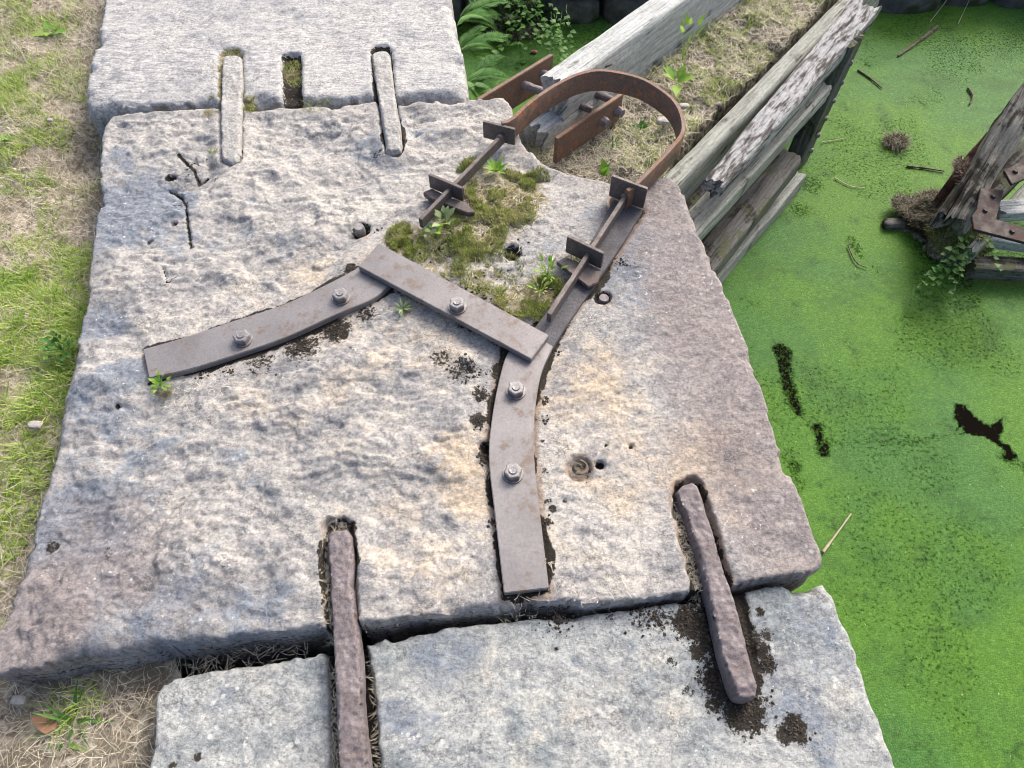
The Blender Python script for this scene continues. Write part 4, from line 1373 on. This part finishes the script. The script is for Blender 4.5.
bl.add(x, y, zz, rng.uniform(0, 6.28, N), rng.uniform(.008, .030, N), rng.uniform(.0006, .0016, N), rng.uniform(1.3, 1.6, N), rng.uniform(1.4, 1.9, N), rng.random(N), 4, rng.normal(0, 1.2, N))
tag(bl.build('dry_litter', M['straw']), 'wisps of dead straw caught along the irons and slots of the stones', 'litter', kind='stuff')


def grit(name, spots, n, zf, zref, mat, label, smin=.0012, smax=.005):
    X = []; Y = []
    for px, py, r, g_ in spots:
        c = at(px, py, zref); rr = abs(at(px + r, py, zref)[0] - c[0]); m_ = int(n * g_ * r * r / 400)
        a_ = rng.uniform(0, 6.28, m_); q = np.abs(rng.normal(0, .6, m_)) * rr
        X.append(c[0] + np.cos(a_) * q); Y.append(c[1] + np.sin(a_) * q)
    x = np.concatenate(X); y = np.concatenate(Y); N = len(x); z = zf(x, y)
    base = np.array([[1, 0, 0], [-1, 0, 0], [0, 1, 0], [0, -1, 0], [0, 0, 1], [0, 0, -1]], float)
    fc = np.array([[0, 2, 4], [2, 1, 4], [1, 3, 4], [3, 0, 4], [2, 0, 5], [1, 2, 5], [3, 1, 5], [0, 3, 5]])
    sz = smin + (smax - smin) * rng.random(N) ** 3
    rt = rng.uniform(0, 6.28, N)
    V = base[None] * (sz[:, None, None] * rng.uniform(.6, 1.3, (N, 6, 1))) * np.array([1, 1, .6])
    ca, sa = np.cos(rt)[:, None], np.sin(rt)[:, None]
    VX = V[:, :, 0] * ca - V[:, :, 1] * sa + x[:, None]; VY = V[:, :, 0] * sa + V[:, :, 1] * ca + y[:, None]; VZ = V[:, :, 2] + z[:, None] + .001
    F_ = (fc[None] + (np.arange(N) * 6)[:, None, None]).reshape(-1, 3)
    o_ = np_mesh(name, np.stack([VX, VY, VZ], 2).reshape(-1, 3), F_, np.full(len(F_), 3), mat, False, None)
    return tag(o_, label, 'soil', kind='stuff')


def low_z(x, y):
    d, _, _ = sdf(x, y, ats(ls_px, ZL))
    return ZL + ls_h(x, y, np.maximum(d, 0))


grit('crumbs', [(715, 632, 24, 1), (745, 640, 18, .8), (725, 680, 22, 1), (748, 706, 24, 1), (735, 660, 20, 1), (795, 728, 12, 1.2), (690, 620, 16, 1), (655, 618, 14, .7), (770, 660, 10, 1), (560, 617, 26, .4), (640, 612, 20, .4)], 260, low_z, ZL, M['soil_dark'], 'black crumbs of soil round the slanting cramp on the front stone')
grit('crumbs', [(470, 370, 18, .8), (484, 395, 9, 1.6), (480, 425, 8, 1.8), (484, 460, 7, 1.8), (300, 345, 20, .6), (335, 330, 16, .8), (366, 312, 12, .8), (492, 520, 6, 1.4), (548, 520, 6, 1.6), (544, 420, 5, 1.4), (480, 290, 40, .25), (500, 225, 34, .3), (512, 252, 10, 1), (440, 250, 20, .4), (350, 268, 8, 1), (620, 262, 12, .5), (556, 350, 6, 1), (378, 228, 6, 1), (230, 370, 14, .5), (200, 374, 12, .4), (190, 160, 12, .5), (182, 200, 10, .4), (590, 467, 8, .6)], 260,
     slab_z, 0, M['soil_dark'], 'dark soil crumbs along the straps and cracks of the large slab')
grit('stone_grit', [(300, 450, 160, .012), (630, 450, 90, .015), (430, 590, 60, .02), (640, 393, 12, .6), (435, 470, 12, .6), (270, 315, 25, .15), (340, 520, 9, 1.5), (150, 300, 30, .12)], 300, slab_z, 0, M['pebble'], 'pale chips and grit lying on the large slab', .0008, .003)

# ------------------------------------------------------------------ single plants
def plant(name, px, py, z, leaves, label, mat, cat='weed', lens=(.03, .05), wid=.3, lean=(.4, 1.2), droop=.5, shape=.6, stem=0.0, seed=1, group='weeds'):
    rr = random.Random(seed)
    c = at(px, py, z)
    b = Blades()
    for k_ in range(leaves):
        az = k_ * 2.4 + rr.uniform(-.4, .4); L_ = rr.uniform(*lens)
        ln = rr.uniform(*lean)
        s_ = stem * rr.uniform(.4, 1)
        root = (c[0] + math.cos(az) * s_ * math.sin(ln), c[1] + math.sin(az) * s_ * math.sin(ln), z + s_ * math.cos(ln))
        if stem:
            b.add(np.array([c[0]]), np.array([c[1]]), np.array([z]), np.array([az]), np.array([s_]), np.array([.0018]), np.array([ln]), np.array([ln]), np.array([.3]), 3)
        b.leaf(root, az, ln, L_, L_ * wid, rr.random(), droop=droop, shape=shape)
    return tag(b.build(name, mat), label, cat, group)


plant('weed', 445, 224, .0, 11, 'small weed with rounded grey green leaves beside the left wedge of the collar', M['leaf_pale'], lens=(.022, .034), wid=.6, lean=(.3, 1.1), stem=.03, seed=2)
plant('weed', 434, 231, .0, 6, 'bright green leaf cluster just left of the rounded grey green weed', M['leaf_bright'], lens=(.02, .03), wid=.8, lean=(.6, 1.3), stem=.015, seed=3)
plant('weed', 497, 172, .0, 13, 'yellow green rosette with pointed leaves in the moss inside the collar plates', M['leaf_bright'], lens=(.035, .06), wid=.28, lean=(.2, 1.2), seed=4)
plant('weed', 547, 275, .0, 26, 'feathery yellow green weed left of the right tail bar', M['leaf_bright'], lens=(.012, .03), wid=.3, lean=(.2, 1.2), stem=.045, seed=5)
plant('weed', 540, 292, .0, 18, 'low feathery green weed in the moss above the straight plate', M['grass'], lens=(.012, .026), wid=.3, lean=(.3, 1.3), stem=.03, seed=15)
plant('weed', 403, 309, .0, 20, 'star shaped pale weed under the straight iron plate', M['leaf_pale'], lens=(.014, .028), wid=.22, lean=(.7, 1.35), stem=.01, seed=6)
plant('weed', 161, 385, .0, 34, 'low yellow green weed tuft at the left end of the curved strap', M['leaf_bright'], lens=(.008, .018), wid=.5, lean=(.2, 1.3), stem=.025, seed=7)
plant('weed', 604, 176, -.12, 3, 'single upright bright leaf inside the iron hoop near the stone', M['leaf_bright'], lens=(.05, .065), wid=.55, lean=(.1, .5), droop=.3, seed=8)
plant('weed', 612, 148, -.15, 22, 'fine green seedlings on the soil inside the hoop', M['leaf'], lens=(.010, .025), wid=.3, lean=(.3, 1.2), stem=.03, seed=9)
plant('weed', 676, 84, -.14, 7, 'broad leaved green weed against the pale beam outside the hoop', M['leaf_bright'], lens=(.05, .075), wid=.5, lean=(.6, 1.3), stem=.02, seed=10)
plant('weed', 682, 60, -.14, 9, 'tall thin weed with yellow green tips beside the pale beam', M['leaf_bright'], lens=(.03, .05), wid=.35, lean=(.0, .35), stem=.16, seed=11)
plant('weed', 640, 130, -.15, 12, 'small green weed by the bolt heads inside the hoop', M['leaf'], lens=(.015, .03), wid=.5, lean=(.3, 1.2), stem=.02, seed=12)
gz0 = -.115
plant('weed', 52, 33, gz0, 6, 'bright broad leaved seedling in the dry grass at the top left', M['leaf_bright'], lens=(.05, .08), wid=.6, lean=(.8, 1.4), seed=13)
plant('weed', 8, 140, gz0, 6, 'small green seedling at the left border of the picture', M['leaf_bright'], lens=(.02, .035), wid=.6, lean=(.6, 1.3), seed=14)
plant('grass_tuft', 2, 286, gz0, 9, 'coarse bright grass blades by the left border', M['leaf_bright'], 'grass', lens=(.05, .11), wid=.08, lean=(.8, 1.4), droop=.8, seed=16)
plant('grass_tuft', 76, 722, -.13, 12, 'green grass tuft in the litter below the corner of the big slab', M['leaf'], 'grass', lens=(.05, .10), wid=.10, lean=(.3, 1.3), droop=.6, seed=17)
plant('grass_tuft', 62, 742, -.13, 6, 'flat long green leaves beside the dead brown leaf', M['leaf_bright'], 'grass', lens=(.05, .09), wid=.14, lean=(1.1, 1.4), droop=.3, seed=18)
plant('clover_patch', 62, 350, -.10, 60, 'dark green clover patch against the left edge of the slab', M['leaf'], 'weed', lens=(.008, .016), wid=.9, lean=(.2, 1.4), stem=.05, seed=19)
b = Blades(); c = at(58, 728, -.11)
b.leaf((c[0], c[1], -.105), 2.8, 1.3, .06, .035, .4, droop=.3)
tag(b.build('dead_leaf', M['dead_leaf']), 'curled brown dead leaf below the corner of the big slab', 'leaf')

def clump(name, px, py, z, sx, sy, sz, n, mat, label, cat, seed, blade=(.012, .04), w_=.003, grp=None, core='soil', kind=None):
    """irregular core carrying tangled strands"""
    c = at(px, py, z)
    t_ = thing(name, (c[0], c[1], z), label, cat, grp)
    bmc = bmesh.new(); bmesh.ops.create_icosphere(bmc, subdivisions=5, radius=1)
    for v in bmc.verts:
        p = v.co.copy(); nn = 1 + .45 * mn.fractal(p * 1.7 + Vector((seed, 0, 0)), 1, 2, 5) + .08 * mn.noise(p * 14)
        v.co = Vector((p.x * sx * nn, p.y * sy * nn, p.z * sz * nn))
    o1 = bm_obj('core', bmc, M[core], t_, True, loc=(c[0], c[1], z))
    r2_ = np.random.default_rng(seed)
    dv = r2_.normal(size=(n, 3)); dv[:, 2] = np.abs(dv[:, 2]); dv /= np.linalg.norm(dv, axis=1)[:, None]
    nn = np.array([1 + .45 * mn.fractal(Vector(q) * 1.7 + Vector((seed, 0, 0)), 1, 2, 5) for q in dv])
    x = c[0] + dv[:, 0] * sx * nn; y = c[1] + dv[:, 1] * sy * nn; zz = z + dv[:, 2] * sz * nn - .003
    b = Blades()
    b.add(x, y, zz, np.arctan2(dv[:, 1], dv[:, 0]) + r2_.normal(0, 1.2, n), r2_.uniform(*blade, n), r2_.uniform(w_ * .5, w_, n), r2_.uniform(.3, 1.4, n), r2_.uniform(1.2, 2.4, n), r2_.random(n), 4, r2_.normal(0, 1, n))
    b.build('strands', M[mat], t_)
    return t_


# fern fronds and ivy behind the corner of the back block
def fern(px, py, z, az, length, label, seed):
    rr = random.Random(seed); c = at(px, py, z); b = Blades()
    for fr in range(9):
        a0 = az + rr.uniform(-1.1, 1.1); ln = rr.uniform(.4, 1.0); L_ = length * rr.uniform(.6, 1.05)
        x_, y_, z_ = c[0] + rr.uniform(-.03, .03), c[1] + rr.uniform(-.03, .03), z
        n_ = 24; st = L_ / n_; tint = rr.random()
        for k_ in range(n_):
            f = k_ / n_
            pl = L_ * .24 * math.sin(math.pi * (.12 + .86 * f)) * (1 - .4 * f)
            for sg in (-1, 1):
                b.leaf((x_, y_, z_), a0 + sg * 1.15, 1.25 + rr.uniform(-.1, .1), pl, pl * .30, min(1, max(0, tint + rr.uniform(-.2, .2))), droop=.3, seg=4)
            x_ += math.cos(a0) * math.sin(ln) * st; y_ += math.sin(a0) * math.sin(ln) * st; z_ += math.cos(ln) * st
            ln += 1.5 / n_
    return tag(b.build('fern', M['fern']), label, 'fern', 'ferns in the gate recess')


fern(470, 84, -.10, -.3, .17, 'bright green fern against the side of the back block, lowest of the ferns', 1)
fern(466, 52, -.10, .0, .19, 'green fern against the side of the back block, middle one', 2)
fern(464, 20, -.12, .2, .22, 'green fern at the top border beside the back block', 3)
fern(500, 92, -.45, .9, .12, 'small drooping fern behind the iron side strap', 4)


def ivy(px, py, z, n, spread, drop, label, seed, mat='leaf', toward=(0, -1)):
    rr = random.Random(seed); c = at(px, py, z); b = Blades()
    for s_ in range(n):
        x_, y_, z_ = c[0] + rr.uniform(-spread, spread), c[1] + rr.uniform(-.06, .06), z + rr.uniform(-.03, .05)
        a0 = math.atan2(toward[1], toward[0]) + rr.uniform(-.9, .9)
        for k_ in range(rr.randint(5, 11)):
            nx__, ny__, nz__ = x_ + math.cos(a0) * .022, y_ + math.sin(a0) * .022, z_ - drop * rr.uniform(.02, .06)
            b.add(np.array([x_]), np.array([y_]), np.array([z_]), np.array([a0]), np.array([.03]), np.array([.003]), np.array([1.9]), np.array([1.9]), np.array([.9]), 2)
            x_, y_, z_ = nx__, ny__, nz__
            a0 += rr.uniform(-.4, .4)
            la = a0 + rr.choice((-1, 1)) * rr.uniform(.5, 1.4)
            sz = rr.uniform(.018, .034)
            b.leaf((x_, y_, z_), la, rr.uniform(1.0, 1.7), sz, sz * .95, rr.random(), droop=.4, shape=.55, seg=4)
    return tag(b.build('ivy', M[mat]), label, 'ivy', 'ivy over the water')


clump('ivy_mound', 512, 14, ZW + .06, .17, .12, .10, 5000, 'fern_dark', 'dark leafy mound at the foot of the rubble wall behind the ferns', 'ivy', 9, blade=(.015, .04), w_=.010)
ivy(540, 12, -.50, 13, .13, .9, 'ivy with heart shaped leaves trailing over the dark water behind the gate', 1)
ivy(556, 20, -.5, 10, .05, .6, 'ivy sprays hanging in front of the rubble wall right of the main ivy', 2)
ivy(528, -14, -.45, 8, .08, .5, 'darker ivy mass at the top border between fern and rubble', 3)

# small pink-red faded tag on the iron by the ivy
c = at(534, 52, ZW + .004)
b2 = bmesh.new(); bmesh.ops.create_icosphere(b2, subdivisions=2, radius=.013)
for v in b2.verts: v.co = Vector((c[0] + v.co.x * 1.3 * (1 + 1.2 * mn.noise(v.co * 160)), c[1] + v.co.y * .8, ZW + .006 + v.co.z * .6))
tag(bm_obj('litter_scrap', b2, M['red'], None, True), 'small crumpled pink scrap floating behind the iron side strap', 'litter')

# ------------------------------------------------------------------ second gate fragment at the right
g2t = thing('ruined_gate', (*at(990, 215, ZW), ZW), 'end of a collapsed timber gate with rusty angle irons and a mossy root clump', 'lock gate')
gate_keep = gate
timber('log_post', P3(954, 220, -.50), P3(1046, 74, -.20), .115, .10, M['wood_log'], g2t, .022, .09, seed=31, split=.07, res=.01, taper=(1.0, .8))
timber('log_post', P3(938, 200, -.58), P3(990, 140, -.40), .05, .07, M['rot'], g2t, .02, .08, seed=32, split=.05, res=.01, taper=(.6, 1))
timber('rail', P3(982, 200, -.50), P3(1070, 110, -.36), .09, .10, M['wood_dark'], g2t, .008, .03, seed=33, split=.01)
timber('rail', P3(972, 250, -.56), P3(1080, 130, -.42), .045, .08, M['wood_grey'], g2t, .006, .02, seed=34, split=.01)
timber('rail', P3(1000, 207, -.47), P3(1100, 200, -.47), .075, .05, M['wood_pale'], g2t, .005, .02, seed=35, split=.01)
timber('rail', P3(985, 233, -.56), P3(1100, 252, -.56), .055, .05, M['wood_pale'], g2t, .005, .02, seed=36, split=.01)
timber('rail', P3(975, 262, -.62), P3(1100, 268, -.62), .07, .06, M['wood_dark'], g2t, .008, .02, seed=37, split=.01)


def angle_iron(pts, z, th=.012, name='angle_iron'):
    return bm_obj(name, prism([tuple(p) for p in ats(pts, z)], z - th, z, .0015), M['collar_shaded'], g2t, True)


ai = angle_iron([(981, 187), (1004, 190), (996, 219), (1030, 229), (1070, 234), (1070, 250), (1028, 243), (974, 229), (972, 216), (977, 209)], -.42)
ai2 = angle_iron([(1004, 170), (1040, 152), (1050, 168), (1012, 184)], -.36, name='iron_plate')
for (px, py, z) in ((993, 197, -.42), (985, 211, -.42), (1015, 172, -.36), (1012, 232, -.42)):
    c = at(px, py, z); b2 = cyl((c[0], c[1], z - .002), (c[0], c[1], z + .008), .011, .007, 10, .1)
    bm_obj('bolt_head', b2, M['collar_shaded'], g2t, True)


clump('root_clump', 928, 220, ZW + .01, .14, .10, .08, 8000, 'root', 'mossy brown tangle of roots at the water end of the collapsed gate', 'root mass', 3)
clump('root_clump', 958, 240, ZW + .05, .10, .09, .13, 6000, 'moss', 'green mossy heap under the iron of the collapsed gate', 'root mass', 4)
clump('root_clump', 966, 178, -.47, .030, .085, .022, 2600, 'rot_fibre', 'reddish brown crumbling rot on the side of the fissured log', 'root mass', 5, core='rot')
clump('floating_debris', 896, 143, ZW + .004, .045, .038, .016, 500, 'root', 'small round nest of dead stems floating on the duckweed', 'debris', 6, blade=(.02, .06))
ivy(966, 240, -.54, 7, .035, .3, 'green leafy sprig growing on the mossy heap of the collapsed gate', 7, 'leaf', toward=(-.2, -1))
# broken log end floating
_c = at(893, 226, ZW)
timber_o = boulder(_c[0], _c[1], ZW + .008, .048, .024, .022, 7.7, M['wood_dark'], None, 'log_stub', 4)
tag(timber_o, 'short dark rotten log end poking out of the root clump into the water', 'log')


# tiny bits drifting on the duckweed
bl = Blades()
x, y = scatter(2600, .35, 2.6, .1, 3.6)
k = (rng.random(len(x)) < .12 + .9 * sstep(.5, .66, fbm(x, y, 3, 4, 760)) + .8 * (dline(x, y, [(.62, 1.7), (1.28, 2.42)]) < .08))
x, y = x[k], y[k]; N = len(x)
bl.add(x, y, np.full(N, ZW + .004), rng.uniform(0, 6.28, N), rng.uniform(.003, .014, N), rng.uniform(.001, .004, N), rng.uniform(1.3, 1.6, N), rng.uniform(1.4, 1.6, N), rng.random(N), 2, rng.normal(0, .8, N))
tag(bl.build('floating_litter', M['root']), 'tiny dark bits and stems drifting on the duckweed', 'litter', kind='stuff')
bl = Blades()
x, y = scatter(420, .35, 2.6, .1, 3.6); N = len(x)
bl.add(x, y, np.full(N, ZW + .004), rng.uniform(0, 6.28, N), rng.uniform(.003, .008, N), rng.uniform(.0015, .004, N), rng.uniform(1.3, 1.6, N), rng.uniform(1.4, 1.6, N), rng.random(N), 2)
tag(bl.build('floating_litter', M['leaf_pale']), 'pale specks of leaf scattered on the duckweed', 'litter', kind='stuff')

# ------------------------------------------------------------------ sticks and stems on the water
def stick(pts, r_, label, mat='twig', z=ZW + .006, group='sticks on the water', name='stick'):
    path = smooth_path([(*at(p[0], p[1], z), z + (p[2] if len(p) > 2 else 0)) for p in pts], 6)
    bm = bmesh.new(); prev = None
    for i, p in enumerate(path):
        a_ = path[max(0, i - 1)]; b_ = path[min(len(path) - 1, i + 1)]
        q = (b_ - a_).to_track_quat('Z', 'Y').to_matrix()
        rr = r_ * (1.1 - .6 * i / len(path)) * R.uniform(.8, 1.2)
        ring = [bm.verts.new(p + q @ Vector((math.cos(k_ * 1.047) * rr, math.sin(k_ * 1.047) * rr, 0))) for k_ in range(6)]
        if prev:
            for k_ in range(6): bm.faces.new((prev[k_], prev[(k_ + 1) % 6], ring[(k_ + 1) % 6], ring[k_]))
        else: bm.faces.new(ring[::-1])
        prev = ring
    bm.faces.new(prev)
    return tag(bm_obj(name, bm, M[mat], None, True), label, 'stick', group)


stick([(937, 27), (915, 44), (898, 56)], .010, 'thickest stick, floating on the duckweed near the top')
stick([(907, 166), (925, 168), (944, 171)], .005, 'dark slender stick floating left of the collapsed gate')
stick([(823, 552), (838, 532), (851, 514)], .004, 'bent yellowish reed floating off the corner of the big slab', 'straw')
stick([(930, 22, .0), (945, 4, .03), (958, -14, .05)], .0022, 'thin straw stem rising from the water at the top border', 'straw')
stick([(958, 24, .0), (965, 8, .03), (972, -10, .05)], .0018, 'second thin straw stem, nearer the right border at the top', 'straw')
stick([(835, 178), (850, 186), (865, 188)], .0022, 'pale curved stalk floating beside the post of the gate', 'straw')
stick([(822, 142), (835, 140), (846, 138)], .0020, 'pale straight stalk floating near the gate post, above the curved one', 'straw')
stick([(858, 70), (870, 78), (882, 88)], .005, 'short dark stick below the thickest stick')
stick([(968, 88), (973, 96), (970, 104)], .006, 'stubby dark twig floating at upper right')
stick([(848, 245), (856, 262), (868, 268)], .003, 'faint thin twig in open duckweed below the gate post')

# rusty nails and wood splinters on the pale beam
for k_, (px, py) in enumerate(((662, 12), (600, 66))):
    c = at(px, py, -.01)
    bm_obj('nail', cyl((c[0], c[1], -.02), (c[0] + .04, c[1] - .004, .0), .005, .003, 8, .2, 3), M['cramp'], gate, True)

# pebbles in the soil of the gate and on the bank
for k_, (px, py, z, s_) in enumerate(((664, 121, -.12, .020), (684, 106, -.13, .014), (50, 120, -.10, .008), (18, 700, -.11, .012), (35, 425, -.10, .014))):
    c = at(px, py, z)
    o = boulder(c[0], c[1], z, s_ * 1.3, s_ * .8, s_ * .5, k_ * 2.2, M['pebble'], None, 'pebble', 3)
    tag(o, ['pale flat pebble against the inside of the hoop', 'pale pebble outside the hoop on the gate soil', 'tiny pale pebble in the dry grass near the back block', 'pale pebble in the litter at the bottom left', 'pale pebble in the grass left of the curved strap'][k_], 'pebble', 'pebbles')
